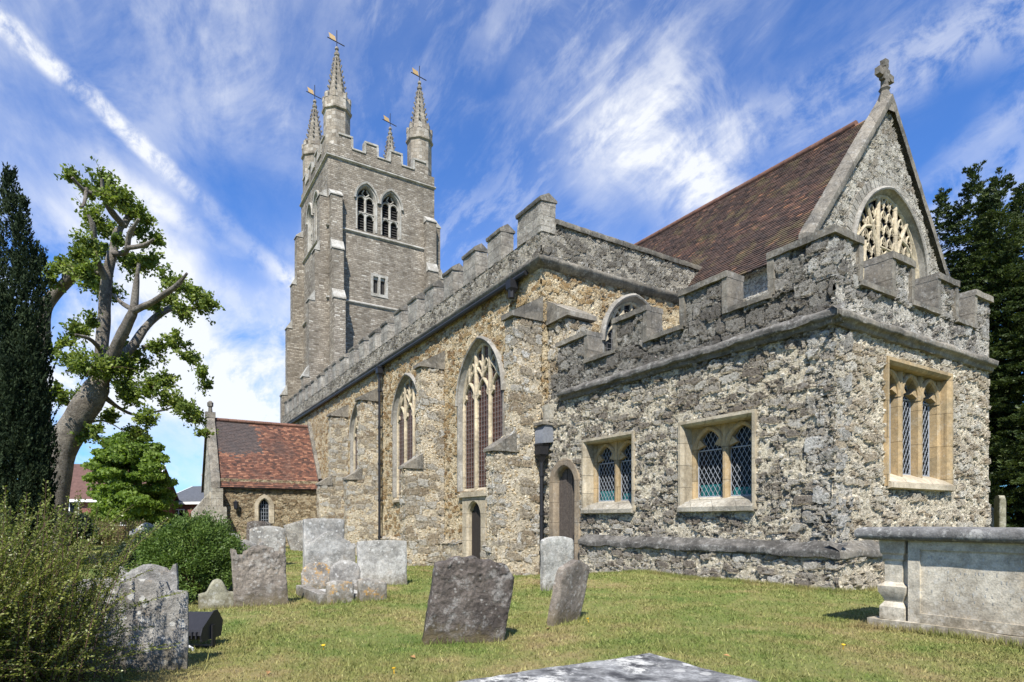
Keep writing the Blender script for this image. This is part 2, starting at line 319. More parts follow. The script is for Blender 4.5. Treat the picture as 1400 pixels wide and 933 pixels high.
M['bark_dark'] = weathered('dark_bark', (.07, .05, .038), (.04, .03, .024), .05, spots=0, bd=.03)
M['twig'] = plain('brown_twig', (.075, .045, .03), .8)
M['lf_pollard'] = leafmat('pollard_leaf', [(0, (.055, .09, .016)), (.5, (.14, .19, .036)), (1, (.28, .32, .085))], .4)
M['lf_maple'] = leafmat('maple_leaf', [(0, (.06, .10, .016)), (.5, (.13, .20, .032)), (1, (.22, .29, .06))], .45)
M['lf_yew'] = leafmat('yew_needle', [(0, (.020, .032, .010)), (.5, (.045, .068, .018)), (1, (.10, .125, .034))], .2)
M['lf_iyew'] = leafmat('upright_yew_needle', [(0, (.010, .017, .009)), (.5, (.020, .032, .015)), (1, (.045, .062, .028))], .1, .8, .1)
M['lf_bush'] = leafmat('bush_needle', [(0, (.04, .065, .014)), (.5, (.085, .14, .025)), (1, (.16, .22, .05))], .3)
M['lf_juniper'] = leafmat('juniper_needle', [(0, (.01, .018, .010)), (.6, (.02, .035, .016)), (1, (.05, .07, .03))], .15)
M['lf_coton'] = leafmat('cotoneaster_leaf', [(0, (.075, .095, .018)), (.5, (.155, .18, .036)), (.85, (.25, .265, .065)), (1, (.33, .35, .13))], .35, .4, .4)
M['lf_weed'] = leafmat('border_leaf', [(0, (.06, .08, .02)), (.6, (.15, .15, .05)), (1, (.28, .19, .10))], .3)
def grassmat(name, blade):
    m, t = mat(name); c = objco(t)
    a = t.noise(c, .55, 6, .62, .5); b = t.noise(c, 3.2, 7, .7); d = t.noise(c, 24, 7, .72)
    f = t.math('ADD', t.math('MULTIPLY', a, .6), t.math('MULTIPLY', b, .4))
    col = t.ramp(f, [(.36, (.085, .145, .026)), (.44, (.15, .19, .042)), (.52, (.215, .215, .066)), (.60, (.29, .235, .10)), (.68, (.22, .165, .085))])
    if blade:
        r = t.node('ShaderNodeNewGeometry').outputs['Random Per Island']
        col = t.mix(t.math('MULTIPLY', t.smooth(r, .7, 1.), .5), col, (.34, .32, .14))
        k = t.lin(r, 0, 1, .65, 1.35)
    else:
        col = t.mix(t.math('MULTIPLY', t.smooth(d, .50, .66), .7), col, (.13, .105, .05)); k = t.lin(d, .3, .7, .55, 1.2)
    col = t.mix(1., col, t.comb(k, k, k), 'MULTIPLY')
    t.put(t.b.inputs['Base Color'], col); t.b.inputs['Roughness'].default_value = .8
    if blade:
        tr = t.node('ShaderNodeBsdfTranslucent', {'Color': col})
        t.l.new(t.node('ShaderNodeMixShader', {0: .3, 1: t.b.outputs[0], 2: tr.outputs[0]}).outputs[0], t.o.inputs[0])
    else: bump(t, t.math('ADD', d, t.math('MULTIPLY', b, .6)), 1., .03)
    return m
M['lawn'] = grassmat('mown_lawn', False); M['blade'] = grassmat('grass_blade', True)
M['gs_grey'] = weathered('grey_headstone', (.31, .295, .265), (.16, .15, .135), .35, .12, .7, moss=.6, shift=True, bd=.02, big=3)
M['gs_pale'] = weathered('pale_headstone', (.44, .425, .385), (.22, .21, .185), .4, .08, .7, moss=.5, shift=True, bd=.02, big=3)
M['gs_dark'] = weathered('dark_headstone', (.125, .104, .088), (.05, .041, .036), .22, 0, .3, moss=.7, shift=True, bd=.03, big=2.2, fine=1.2)
M['gs_brown'] = weathered('brown_headstone', (.24, .205, .165), (.15, .128, .105), .18, .05, .25, moss=.6, shift=True, bd=.025, big=3)
M['gs_orange'] = weathered('orange_lichened_headstone', (.29, .265, .225), (.16, .145, .125), .4, 1., .6, moss=.5, shift=True, bd=.02, big=3)
M['gs_moss'] = weathered('green_headstone', (.25, .235, .17), (.17, .16, .11), .3, 0, .3, moss=.4, shift=True, bd=.012, big=4)
M['tomb'] = weathered('tomb_limestone', (.50, .455, .365), (.31, .27, .205), .2, .08, .25, fine=.95, moss=.5, big=2.6)
M['tomb_slab'] = weathered('tomb_slab_stone', (.20, .195, .185), (.11, .106, .10), .3, 0, .3, fine=.9, bd=.012, big=3)
M['slab'] = weathered('lichened_slab', (.30, .30, .29), (.045, .045, .048), .85, 0, .5, fine=1.3, bd=.014, big=9)

# ------------------------------------------------------------------ mesh helpers
class MB:
    def __init__(s): s.v = []; s.f = []
    def quad(s, a, b, c, d):
        i = len(s.v); s.v += [tuple(a), tuple(b), tuple(c), tuple(d)]; s.f.append((i, i + 1, i + 2, i + 3))
    def poly(s, pts):
        i = len(s.v); s.v += [tuple(p) for p in pts]; s.f.append(tuple(range(i, i + len(pts))))
    def box(s, x0, x1, y0, y1, z0, z1):
        i = len(s.v)
        s.v += [(x0, y0, z0), (x1, y0, z0), (x1, y1, z0), (x0, y1, z0), (x0, y0, z1), (x1, y0, z1), (x1, y1, z1), (x0, y1, z1)]
        s.f += [tuple(i + k for k in q) for q in ((0, 3, 2, 1), (4, 5, 6, 7), (0, 1, 5, 4), (1, 2, 6, 5), (2, 3, 7, 6), (3, 0, 4, 7))]
    def grid(s, P, flip=False):               # P[i][j] points
        i0 = len(s.v); n = len(P); m_ = len(P[0])
        for r in P: s.v += [tuple(p) for p in r]
        for a in range(n - 1):
            for b in range(m_ - 1):
                q = (i0 + a * m_ + b, i0 + a * m_ + b + 1, i0 + (a + 1) * m_ + b + 1, i0 + (a + 1) * m_ + b)
                s.f.append(q[::-1] if flip else q)
    def rbox(s, x0, x1, y0, y1, z0, z1, seg=.08, amp=.012, fr=5.):   # box with a worn, uneven surface
        nx, ny, nz = (max(1, min(90, int(round((b - a) / seg)))) for a, b in ((x0, x1), (y0, y1), (z0, z1)))
        idx = {}
        def V(i, j, k):
            if (i, j, k) not in idx:
                p = Vector((x0 + (x1 - x0) * i / nx, y0 + (y1 - y0) * j / ny, z0 + (z1 - z0) * k / nz))
                d = noise.noise_vector(p * fr) * amp + noise.noise_vector(p * fr * 3.1) * amp * .5
                idx[(i, j, k)] = len(s.v); s.v.append(tuple(p + d))
            return idx[(i, j, k)]
        for i in range(nx):
            for j in range(ny):
                s.f.append((V(i, j, 0), V(i, j + 1, 0), V(i + 1, j + 1, 0), V(i + 1, j, 0))); s.f.append((V(i, j, nz), V(i + 1, j, nz), V(i + 1, j + 1, nz), V(i, j + 1, nz)))
        for i in range(nx):
            for k in range(nz):
                s.f.append((V(i, 0, k), V(i + 1, 0, k), V(i + 1, 0, k + 1), V(i, 0, k + 1))); s.f.append((V(i, ny, k), V(i, ny, k + 1), V(i + 1, ny, k + 1), V(i + 1, ny, k)))
        for j in range(ny):
            for k in range(nz):
                s.f.append((V(0, j, k), V(0, j, k + 1), V(0, j + 1, k + 1), V(0, j + 1, k))); s.f.append((V(nx, j, k), V(nx, j + 1, k), V(nx, j + 1, k + 1), V(nx, j, k + 1)))
    def tube(s, pts, rad, n=8, caps=True):
        pts = [Vector(p) for p in pts]; i0 = len(s.v); L = len(pts)
        up = None
        for i, p in enumerate(pts):
            d = (pts[min(i + 1, L - 1)] - pts[max(i - 1, 0)]).normalized()
            if up is None: up = d.orthogonal().normalized()
            up = (up - d * up.dot(d)).normalized(); sd = d.cross(up)
            r = rad[i] if isinstance(rad, (list, tuple)) else rad
            for k in range(n):
                a = 2 * math.pi * k / n; s.v.append(tuple(p + (up * math.cos(a) + sd * math.sin(a)) * r))
        for i in range(L - 1):
            for k in range(n): s.f.append((i0 + i * n + k, i0 + i * n + (k + 1) % n, i0 + (i + 1) * n + (k + 1) % n, i0 + (i + 1) * n + k))
        if caps: s.f.append(tuple(i0 + k for k in range(n))[::-1]); s.f.append(tuple(i0 + (L - 1) * n + k for k in range(n)))
    def prism(s, pts, lo, hi, ax):            # polygon in the two other axes, extruded along ax
        def P(a, b, h): return {'x': (h, a, b), 'y': (a, h, b), 'z': (a, b, h)}[ax]
        n = len(pts); i = len(s.v)
        s.v += [P(a, b, lo) for a, b in pts] + [P(a, b, hi) for a, b in pts]
        s.f.append(tuple(range(i, i + n))[::-1]); s.f.append(tuple(range(i + n, i + 2 * n)))
        for k in range(n): s.f.append((i + k, i + (k + 1) % n, i + n + (k + 1) % n, i + n + k))
    def oct(s, cx, cy, levels, n=8, rot=math.pi / 8):   # stacked rings (z, radius)
        P = []
        for z, r in levels: P.append([(cx + r * math.cos(rot + 2 * math.pi * k / n), cy + r * math.sin(rot + 2 * math.pi * k / n), z) for k in range(n + 1)])
        s.grid(P); s.poly([p for p in P[-1][:-1]])
    def build(s, name, m, parent=None, smooth=False, angle=35, weld=False, world=True):
        me = bpy.data.meshes.new(name)
        off = Vector(parent_loc(parent)) if (parent is not None and world) else Vector((0, 0, 0))
        V = np.array(s.v, dtype=float) - np.array(off)
        me.from_pydata([tuple(v) for v in V], [], s.f)
        if weld or True:
            bm = bmesh.new(); bm.from_mesh(me)
            if weld: bmesh.ops.remove_doubles(bm, verts=bm.verts, dist=.0004)
            bmesh.ops.recalc_face_normals(bm, faces=bm.faces) if weld else None
            bm.to_mesh(me); bm.free()
        me.materials.append(m); me.update()
        if smooth:
            me.shade_smooth(); me.set_sharp_from_angle(angle=R(angle))
        o = bpy.data.objects.new(name, me); COL.objects.link(o)
        if parent is not None: o.parent = parent
        return o
def parent_loc(p):
    v = Vector((0, 0, 0))
    while p is not None: v += p.location; p = p.parent
    return v
def empty(name, loc, label, cat, group=None, rz=0):
    o = bpy.data.objects.new(name, None); COL.objects.link(o); o.location = loc; o.rotation_euler = (0, 0, rz)
    o.empty_display_size = .2
    return tag(o, label, cat, group)
def tag(o, label, cat, group=None):
    o['label'] = label; o['category'] = cat
    if group: o['group'] = group
    return o
def npmesh(name, V, F, m, parent=None, loc=None):      # big quad / tri meshes straight from arrays
    me = bpy.data.meshes.new(name)
    V = np.asarray(V, dtype=np.float32)
    if parent is not None: V = V - np.array(parent_loc(parent), dtype=np.float32)
    if loc is not None: V = V - np.array(loc, dtype=np.float32)
    F = np.asarray(F, dtype=np.int32); k = F.shape[1]
    me.vertices.add(len(V)); me.vertices.foreach_set('co', V.ravel())
    me.loops.add(F.size); me.loops.foreach_set('vertex_index', F.ravel())
    me.polygons.add(len(F)); me.polygons.foreach_set('loop_start', np.arange(0, F.size, k, dtype=np.int32))
    me.update(calc_edges=True); me.validate(); me.materials.append(m)
    o = bpy.data.objects.new(name, me); COL.objects.link(o)
    if parent is not None: o.parent = parent
    if loc is not None: o.location = loc
    return o
def at(u, Z):                                           # ground point by bearing and distance from the eye
    x = (u - 700) / 820 * Z; return Vector((FW.x * Z + RT.x * x, FW.y * Z + RT.y * x))
def sst(x, a, b):
    k = np.clip((np.asarray(x, dtype=float) - a) / (b - a), 0, 1); return k * k * (3 - 2 * k)
def ground(x, y):
    x = np.asarray(x, float); y = np.asarray(y, float)
    dip = -.45 * sst(-x, 8.5, 13.5) * sst(y, 3.5, 8.) * (1 - .5 * sst(-x, 24, 33))
    dip -= .15 * sst(-x, 28, 36)
    return dip + .025 * np.sin(x * 1.3 + y * .7) * np.sin(y * 1.1 - x * .4) * sst(np.hypot(x, y), 2, 6) + .012 * np.sin(x * 3.1) * np.sin(y * 2.7)
def g1(p): return float(ground(p[0], p[1]))

# ------------------------------------------------------------------ the ground
ax = np.unique(np.concatenate([-np.geomspace(60, 2500, 14), np.arange(-60, 12, .3), np.geomspace(12, 2500, 16)]))
ay = np.unique(np.concatenate([-np.geomspace(6, 2500, 16), np.arange(-6, 30, .3), np.geomspace(30, 2500, 14)]))
GX, GY = np.meshgrid(ax, ay, indexing='ij'); GZ = ground(GX, GY) * np.exp(-np.maximum(0, np.hypot(GX + 15, GY) - 60) / 60)
V = np.stack([GX, GY, GZ], -1).reshape(-1, 3); nx_, ny_ = len(ax), len(ay)
ii, jj = np.meshgrid(np.arange(nx_ - 1), np.arange(ny_ - 1), indexing='ij'); b0 = (ii * ny_ + jj).ravel()
gr = npmesh('lawn', V, np.stack([b0, b0 + ny_, b0 + ny_ + 1, b0 + 1], -1), M['lawn']); gr['kind'] = 'structure'
gr.data.shade_smooth()

# ------------------------------------------------------------------ the church
NV, EV = 8.82, -5.07            # vestry south and east walls
NA, EA = 8.75, -12.65           # aisle south and east walls
ch = empty('church', (-12.0, 12.0, 0), 'big old ragstone church with square pinnacled tower, battlemented walls and steep red tiled roofs', 'church')

def PT(axis, const, u, d, z):
    return (u, const - d, z) if axis == 'S' else ((const + d, u, z) if axis == 'E' else (const - d, u, z))
def sheet(mb, axis, const, u0, u1, z0, z1, seg, holes=(), d=0.):
    nu = max(1, int((u1 - u0) / seg)); nz = max(1, int((z1 - z0) / seg))
    us = np.linspace(u0, u1, nu + 1); zs = np.linspace(z0, z1, nz + 1); i0 = len(mb.v)
    for z in zs:
        for u in us: mb.v.append(PT(axis, const, u, d, z))
    for k in range(nz):
        zc = (zs[k] + zs[k + 1]) / 2
        for j in range(nu):
            uc = (us[j] + us[j + 1]) / 2
            if any(h(uc, zc) for h in holes): continue
            a = i0 + k * (nu + 1) + j; mb.f.append((a, a + 1, a + nu + 2, a + nu + 1))
def rect_hole(u0, u1, z0, z1): return lambda u, z: u0 < u < u1 and z0 < z < z1
def arch_z(du, w, H):                         # height of a two-centred arch above its spring
    du = abs(du)
    if du >= w: return -1.
    Rr = (w * w + H * H) / (2 * w); c = w - Rr
    return math.sqrt(max(0., Rr * Rr - (du - c) ** 2))
def arch_hole(uc, w, z0, zsp, H): return lambda u, z: abs(u - uc) < w and z > z0 and z < zsp + arch_z(u - uc, w, H)
def arch_path(uc, w, z0, zsp, H, n=12, jamb=True):     # (u, z, nu, nz) left foot to right foot, normals outward
    Rr = (w * w + H * H) / (2 * w); c = w - Rr; out = []
    a1 = math.atan2(H, 0 - c)
    L = []
    for i in range(n + 1):
        a = a1 * i / n; L.append((c + Rr * math.cos(a), Rr * math.sin(a), math.cos(a), math.sin(a)))
    if jamb:
        for z in np.linspace(z0, zsp, 6)[:-1]: out.append((uc - w, z, -1., 0.))
    for (x, y, nx, ny) in L[:-1]: out.append((uc - x, zsp + y, -nx, ny))
    out.append((uc, zsp + H, 0., 1. / max(.35, L[-1][3])))
    for (x, y, nx, ny) in L[:-1][::-1]: out.append((uc + x, zsp + y, nx, ny))
    if jamb:
        for z in np.linspace(zsp, z0, 6)[1:]: out.append((uc + w, z, 1., 0.))
    return out
def band(mb, axis, const, path, prof):        # prof: (offset outward, depth out of the wall)
    mb.grid([[PT(axis, const, u + nu * o, d, z + nz * o) for (u, z, nu, nz) in path] for (o, d) in prof])
def bar(mb, axis, const, pts, hw, df, db):    # tracery bar along (u, z) points
    P = [Vector(p) for p in pts]; L = len(P); path = []
    for i, p in enumerate(P):
        d = (P[min(i + 1, L - 1)] - P[max(i - 1, 0)]).normalized(); path.append((p.x, p.y, -d.y, d.x))
    band(mb, axis, const, path, [(-hw, db), (-hw, df - hw * .7), (-hw * .35, df), (hw * .35, df), (hw, df - hw * .7), (hw, db)])
def arc(uc, zsp, w, H, n=8): return [(u, z) for (u, z, _, _) in arch_path(uc, w, 0, zsp, H, n, False)]
def cusps(mb, axis, const, uc, zsp, w, H, df, db, size):
    for sgn in (-1, 1):
        a = (uc + sgn * w, zsp + H * .18); b = (uc + sgn * w * .72, zsp + H * .66); tip = (uc + sgn * (w * .9 - size), zsp + H * .36)
        q = [PT(axis, const, *a[:1], df, a[1]), PT(axis, const, tip[0], df, tip[1]), PT(axis, const, b[0], df, b[1])]
        r = [PT(axis, const, *a[:1], db, a[1]), PT(axis, const, tip[0], db, tip[1]), PT(axis, const, b[0], db, b[1])]
        i = len(mb.v); mb.v += q + r
        mb.f += [(i, i + 1, i + 2), (i, i + 3, i + 4, i + 1), (i + 1, i + 4, i + 5, i + 2), (i + 5, i + 4, i + 3)]
def lattice(mb, axis, const, u0, u1, z0, z1, d, sx, sz, r=.006, inside=None, diamond=True):
    def seg(p, q):
        n = max(1, int(math.dist(p, q) / .04)); run = []
        for i in range(n + 1):
            x = p[0] + (q[0] - p[0]) * i / n; z = p[1] + (q[1] - p[1]) * i / n
            if (inside is None or inside(x, z)): run.append((x, z))
            else:
                if len(run) > 1: mb.tube([PT(axis, const, *run[0][:1], d, run[0][1]), PT(axis, const, run[-1][0], d, run[-1][1])], r, 4)
                run = []
        if len(run) > 1: mb.tube([PT(axis, const, run[0][0], d, run[0][1]), PT(axis, const, run[-1][0], d, run[-1][1])], r, 4)
    if diamond:
        k = sz / sx; n0 = int((z1 - z0 + (u1 - u0) * k) / sz) + 2
        for i in range(-n0, n0 + 1):
            for s_ in (1, -1):
                # line z = zb + s k (u-u0)
                zb = z0 + i * sz; pts = []
                ua, ub = u0, u1; za, zb2 = zb, zb + s_ * k * (u1 - u0)
                lo, hi = max(z0, min(za, zb2)), min(z1, max(za, zb2))
                if hi <= lo: continue
                f = lambda z: u0 + (z - zb) / (s_ * k)
                seg((f(lo), lo), (f(hi), hi))
    else:
        for u in np.arange(u0 + sx, u1, sx): seg((u, z0), (u, z1))
        for z in np.arange(z0 + sz, z1, sz): seg((u0, z), (u1, z))

def pointed_window(axis, const, uc, z0, zsp, H, w, lights=3, glass='glass_red', rec=.14, rich=1, custom=None, guard=True):
    """two-centred window: splayed surround, hood mould, tracery, panes and wire guard; w = clear half width"""
    mb = MB(); p = arch_path(uc, w, z0, zsp, H, 14)
    band(mb, axis, const, p, [(.15, -.05), (.15, .045), (.09, .045), (.08, .02), (.03, -.04), (.02, -.07), (-.02, -.1), (-.02, -rec - .06)])
    win = mb.build('window', M['hood'], ch, True)
    hm = MB(); ph = arch_path(uc, w, zsp - .15, zsp, H, 14)[4:-4]
    band(hm, axis, const, ph, [(.09, .03), (.09, .10), (.13, .12), (.19, .07), (.20, -.02)]); hm.build('hood_mould', M['hood'], win, True)
    df, db = -rec + .07, -rec - .05; tb = MB(); lw = 2 * w / lights; hb = .05 + .004 * lights
    zh = zsp - .12
    for i in range(1, lights):
        u = uc - w + lw * i; top = zsp + arch_z(u - uc, w, H)
        bar(tb, axis, const, [(u, z0), (u, zh), (u, top)], hb, df + .02, db)
    for i in range(lights):
        c = uc - w + lw * (i + .5); hh = lw * .85
        a = arc(c, zh, lw / 2 - .02, hh); bar(tb, axis, const, a, .045, df, db); cusps(tb, axis, const, c, zh, lw / 2 - .05, hh, df - .02, db, lw * .16)
        top = zsp + arch_z(c - uc, w, H); z1 = zh + hh
        if top > z1 + .1:
            bar(tb, axis, const, [(c, z1), (c, top)], .04, df, db)
            for s_ in (-.25, .25):
                cc = c + s_ * lw; t2 = zsp + arch_z(cc - uc, w, H)
                for k in range(rich):
                    zz_ = z1 + .12 + .62 * k
                    if t2 > zz_ + lw * .55:
                        bar(tb, axis, const, arc(cc, zz_, lw * .25 - .01, lw * .5, 6), .032, df - .01, db); cusps(tb, axis, const, cc, zz_, lw * .22, lw * .45, df - .03, db, lw * .09)
            # flowing bars that carry the lights up into the arch
            for s_ in (-1, 1):
                e = c + s_ * lw * .5; te = zsp + arch_z(e - uc, w, H)
                if te > z1 + .25: bar(tb, axis, const, [(c, z1), (c + s_ * lw * .12, z1 + .15), (c + s_ * lw * .36, z1 + .33), (e, z1 + .55)], .035, df, db)
    bar(tb, axis, const, [(u, z) for (u, z, _, _) in arch_path(uc, w - .03, z0, zsp, H - .02, 14)], .05, df, db)
    if custom: tb = custom(axis, const, df, db)
    tb.build('tracery', M['tracery'], win, True)
    gm = MB(); us = np.linspace(-w, w, 25); b = db + .03
    for a_, b_ in zip(us[:-1], us[1:]):
        gm.quad(PT(axis, const, uc + a_, b, z0), PT(axis, const, uc + b_, b, z0), PT(axis, const, uc + b_, b, zsp + max(0, arch_z(b_, w, H))), PT(axis, const, uc + a_, b, zsp + max(0, arch_z(a_, w, H))))
    gm.build('pane', M[glass], win)
    lt = MB(); lattice(lt, axis, const, uc - w, uc + w, z0, zsp + H, db + .055, .165, .15, .005, lambda u, z: z < zsp + arch_z(u - uc, w, H) - .05 and abs(u - uc) < w - .03, False)
    if guard: lt.build('wire_guard', M['wire'], win)
    sm = MB()
    sm.prism([(w + .26, z0 - .16), (w + .26, z0)] and [(-rec, z0 - .2), (.10, z0 - .2), (.10, z0 - .12), (-.05, z0 - .02), (-rec, z0 + .08)], uc - w - .04, uc + w + .04, 'x' if axis == 'S' else 'y')
    fix = []
    for (x, y, z) in sm.v:                     # prism gives (extrusion, depth, z) for x and (depth, extrusion, z) for y
        if axis == 'S': fix.append(PT(axis, const, x, y, z))
        else: fix.append(PT(axis, const, y, x, z))
    sm.v = fix; sm.build('sill', M['ashlar'], win)
    return win

def square_window(axis, const, u0, u1, z0, z1, lights, stone, inner, glass='glass', teal=False, rec=.36, front=.235):
    """flat-headed window of cusped lights with a dressed frame, splayed sill and diamond leading"""
    fw = .105; mb = MB(); D = .04
    a, b, c, d = u0 + fw, u1 - fw, z0 + .17, z1 - fw
    def ring(o, dep):
        return [PT(axis, const, a - o, dep, c - o * 1.2), PT(axis, const, b + o, dep, c - o * 1.2), PT(axis, const, b + o, dep, d + o), PT(axis, const, a - o, dep, d + o)]
    rings = [ring(fw, -.06), ring(fw, D), ring(.05, D), ring(.02, D - .03), ring(0, D - .06), ring(0, -rec - .05)]
    mb.grid([r + [r[0]] for r in rings], True)
    win = mb.build('window', M[stone], ch)
    sm = MB(); pr = [(-rec, c - .01), (-rec, c + .13), (-.04, c + .03), (D + .05, c - .07), (D + .05, c - .15), (D - .02, c - .17)]
    for p0, p1 in ((u0 + .02, u1 - .02),):
        i = len(sm.v); n = len(pr)
        sm.v += [PT(axis, const, p0, dd, z) for dd, z in pr] + [PT(axis, const, p1, dd, z) for dd, z in pr]
        sm.f += [tuple(range(i, i + n)), tuple(range(i + n, i + 2 * n))[::-1]] + [(i + k, i + n + k, i + n + (k + 1) % n, i + (k + 1) % n) for k in range(n)]
    sm.build('sill', M['quoin' if stone != 'ochre' else 'ashlar'], win)
    W = (b - a) / lights; tb = MB(); df, db = -front, -rec - .02; mw = .068 if lights < 3 else .055
    for i in range(lights + 1):
        u = a + W * i; bar(tb, axis, const, [(u, c + .02), (u, d)], mw if 0 < i < lights else mw * .9, df, db)
    zs = d - .05 - W * .56
    for i in range(lights):
        uc = a + W * (i + .5); hw = W / 2 - mw * .6; H = W * .56
        us = np.linspace(-W / 2, W / 2, 17)
        for p, q in zip(us[:-1], us[1:]):      # solid spandrel over each arched head
            zp = zs + max(0, arch_z(p, hw, H)) if abs(p) < hw else zs; zq = zs + max(0, arch_z(q, hw, H)) if abs(q) < hw else zs
            tb.quad(PT(axis, const, uc + p, df - .05, zp), PT(axis, const, uc + q, df - .05, zq), PT(axis, const, uc + q, df - .05, d), PT(axis, const, uc + p, df - .05, d))
            tb.quad(PT(axis, const, uc + p, db, zp), PT(axis, const, uc + q, db, zq), PT(axis, const, uc + q, df - .05, zq), PT(axis, const, uc + p, df - .05, zp))
        bar(tb, axis, const, arc(uc, zs, hw + .01, H + .02), .045, df, db); cusps(tb, axis, const, uc, zs - .04, hw, H, df - .05, db, W * .25)
    tb.build('tracery', M[inner], win, True)
    gm = MB(); gd = -rec - .01; gm.quad(PT(axis, const, a, gd, c), PT(axis, const, b, gd, c), PT(axis, const, b, gd, d), PT(axis, const, a, gd, d))
    gm.build('pane', M[glass], win)
    if teal:
        tm = MB()
        for i, (f0, f1, hh) in enumerate(((.08, .42, .34), (.58, .92, .26))):
            tm.box(*sorted((a + (b - a) * f0, a + (b - a) * f1)), *( (const + rec - .004, const + rec + .006)), c + .02, c + .02 + hh)
        tm.build('stained_panel', M['glass_teal'], win)
    lt = MB()
    for i in range(lights):
        uc = a + W * (i + .5); hw = W / 2 - mw * .5
        lattice(lt, axis, const, uc - hw, uc + hw, c + .1, d - .1, gd + .018, .105, .17, .0048)
        for z in (c + .13, zs + .02): lt.tube([PT(axis, const, uc - hw, gd + .02, z), PT(axis, const, uc + hw, gd + .02, z)], .012, 5)
        for s_ in (-1, 1): lt.tube([PT(axis, const, uc + s_ * (hw - .03), gd + .02, c + .1), PT(axis, const, uc + s_ * (hw - .03), gd + .02, zs)], .012, 5)
    lt.build('leading', M['leadcame'], win)
    return win

def doorway(axis, const, uc, w, z0, zsp, H, stone, wood, square=False):
    mb = MB(); p = arch_path(uc, w, z0, zsp, H, 10)
    if square:
        band(mb, axis, const, p, [(.14, .045), (.05, .045), (.0, -.02), (0, -.28)])
        zt = zsp + H + .24
        for (a, b, c, d) in ((uc - w - .34, uc - w - .10, z0, zt), (uc + w + .10, uc + w + .34, z0, zt)):
            mb.quad(PT(axis, const, a, .04, c), PT(axis, const, b, .04, c), PT(axis, const, b, .04, d), PT(axis, const, a, .04, d))
            mb.quad(PT(axis, const, a, -.05, c), PT(axis, const, a, .04, c), PT(axis, const, a, .04, d), PT(axis, const, a, -.05, d))
            mb.quad(PT(axis, const, b, -.05, c), PT(axis, const, b, .04, c), PT(axis, const, b, .04, d), PT(axis, const, b, -.05, d))
        us = np.linspace(-w - .12, w + .12, 19)
        for a, b in zip(us[:-1], us[1:]):
            za = zsp + max(0, arch_z(a, w + .12, H + .12)); zb = zsp + max(0, arch_z(b, w + .12, H + .12))
            mb.quad(PT(axis, const, uc + a, .042, za), PT(axis, const, uc + b, .042, zb), PT(axis, const, uc + b, .042, zt), PT(axis, const, uc + a, .042, zt))
        mb.rbox(*( (uc - w - .38, uc + w + .38, const - .10, const + .02, zt, zt + .09)), .1, .006)
    else: band(mb, axis, const, p, [(.22, -.05), (.22, .035), (.06, .04), (.02, .01), (0, -.03), (0, -.30)])
    dr = mb.build('doorway', M[stone], ch, True)
    dm = MB(); n = 7
    for i in range(n):
        a = uc - w + 2 * w * i / n; b = uc - w + 2 * w * (i + 1) / n - .012; dd = -.12 - .012 * (i % 2)
        top = zsp + max(arch_z((a + b) / 2 - uc, w, H), 0)
        q = [PT(axis, const, a, dd, z0), PT(axis, const, b, dd, z0), PT(axis, const, b, dd, top), PT(axis, const, a, dd, top)]
        dm.quad(*q); dm.quad(PT(axis, const, a, dd - .06, z0), q[0], q[3], PT(axis, const, a, dd - .06, top)); dm.quad(q[1], PT(axis, const, b, dd - .06, z0), PT(axis, const, b, dd - .06, top), q[2])
    dm.quad(PT(axis, const, uc - w, -.18, z0), PT(axis, const, uc + w, -.18, z0), PT(axis, const, uc + w, -.18, zsp + H), PT(axis, const, uc - w, -.18, zsp + H))
    dm.build('door', M[wood], dr)
    hm = MB(); x = uc + w * .7; hm.tube([PT(axis, const, x, -.11, z0 + 1.05), PT(axis, const, x, -.06, z0 + 1.05), PT(axis, const, x, -.06, z0 + .95)], .012, 6); hm.build('handle', M['iron'], dr)
    return dr

def ztop(u, zs): return zs
def buttress(axis, const, u0, u1, prof, m, seg=.06, capm=None, name='buttress'):
    """prof: (z, depth) from the ground up; a closed stepped pier grown on an even grid"""
    zs = []
    for (za, da), (zb, db) in zip(prof[:-1], prof[1:]):
        n = max(1, int(math.hypot(zb - za, db - da) / seg))
        for i in range(n): f = i / n; zs.append((za + (zb - za) * f, da + (db - da) * f))
    zs.append(prof[-1])
    dm = max(d for _, d in prof); MD = max(3, int(dm / seg)); MU = max(2, int((u1 - u0) / seg)); mb = MB()
    mb.grid([[PT(axis, const, u0 + (u1 - u0) * j / MU, d, z) for j in range(MU + 1)] for z, d in zs], False)
    mb.grid([[PT(axis, const, u0, d * j / MD, z) for j in range(MD + 1)] for z, d in zs], True)
    mb.grid([[PT(axis, const, u1, d * j / MD, z) for j in range(MD + 1)] for z, d in zs], False)
    o = mb.build(name, m, ch, True, 180, weld=True)
    return o
def slope_cap(axis, const, u0, u1, zb, zt, d, parent, m, thick=.12, over=.05, d0=0.):   # weathering slab on a buttress set-off
    mb = MB(); pts = [(d0 - .02, zb), (d + over, zb), (d + over, zb + thick), (d0 - .02, zt)]
    a0, a1 = u0 - over, u1 + over; nn = 8
    for k in range(4):
        p, q = pts[k], pts[(k + 1) % 4]
        mb.grid([[PT(axis, const, a0 + (a1 - a0) * j / nn, p[0] + (q[0] - p[0]) * i / 5, p[1] + (q[1] - p[1]) * i / 5) for j in range(nn + 1)] for i in range(6)])
    for a in (a0, a1): mb.poly([PT(axis, const, a, dd, z) for dd, z in pts])
    mb.v = [tuple(Vector(v) + noise.noise_vector(Vector(v) * 4) * .018) for v in mb.v]
    mb.build('weathering', m, parent, True, 50, weld=True)

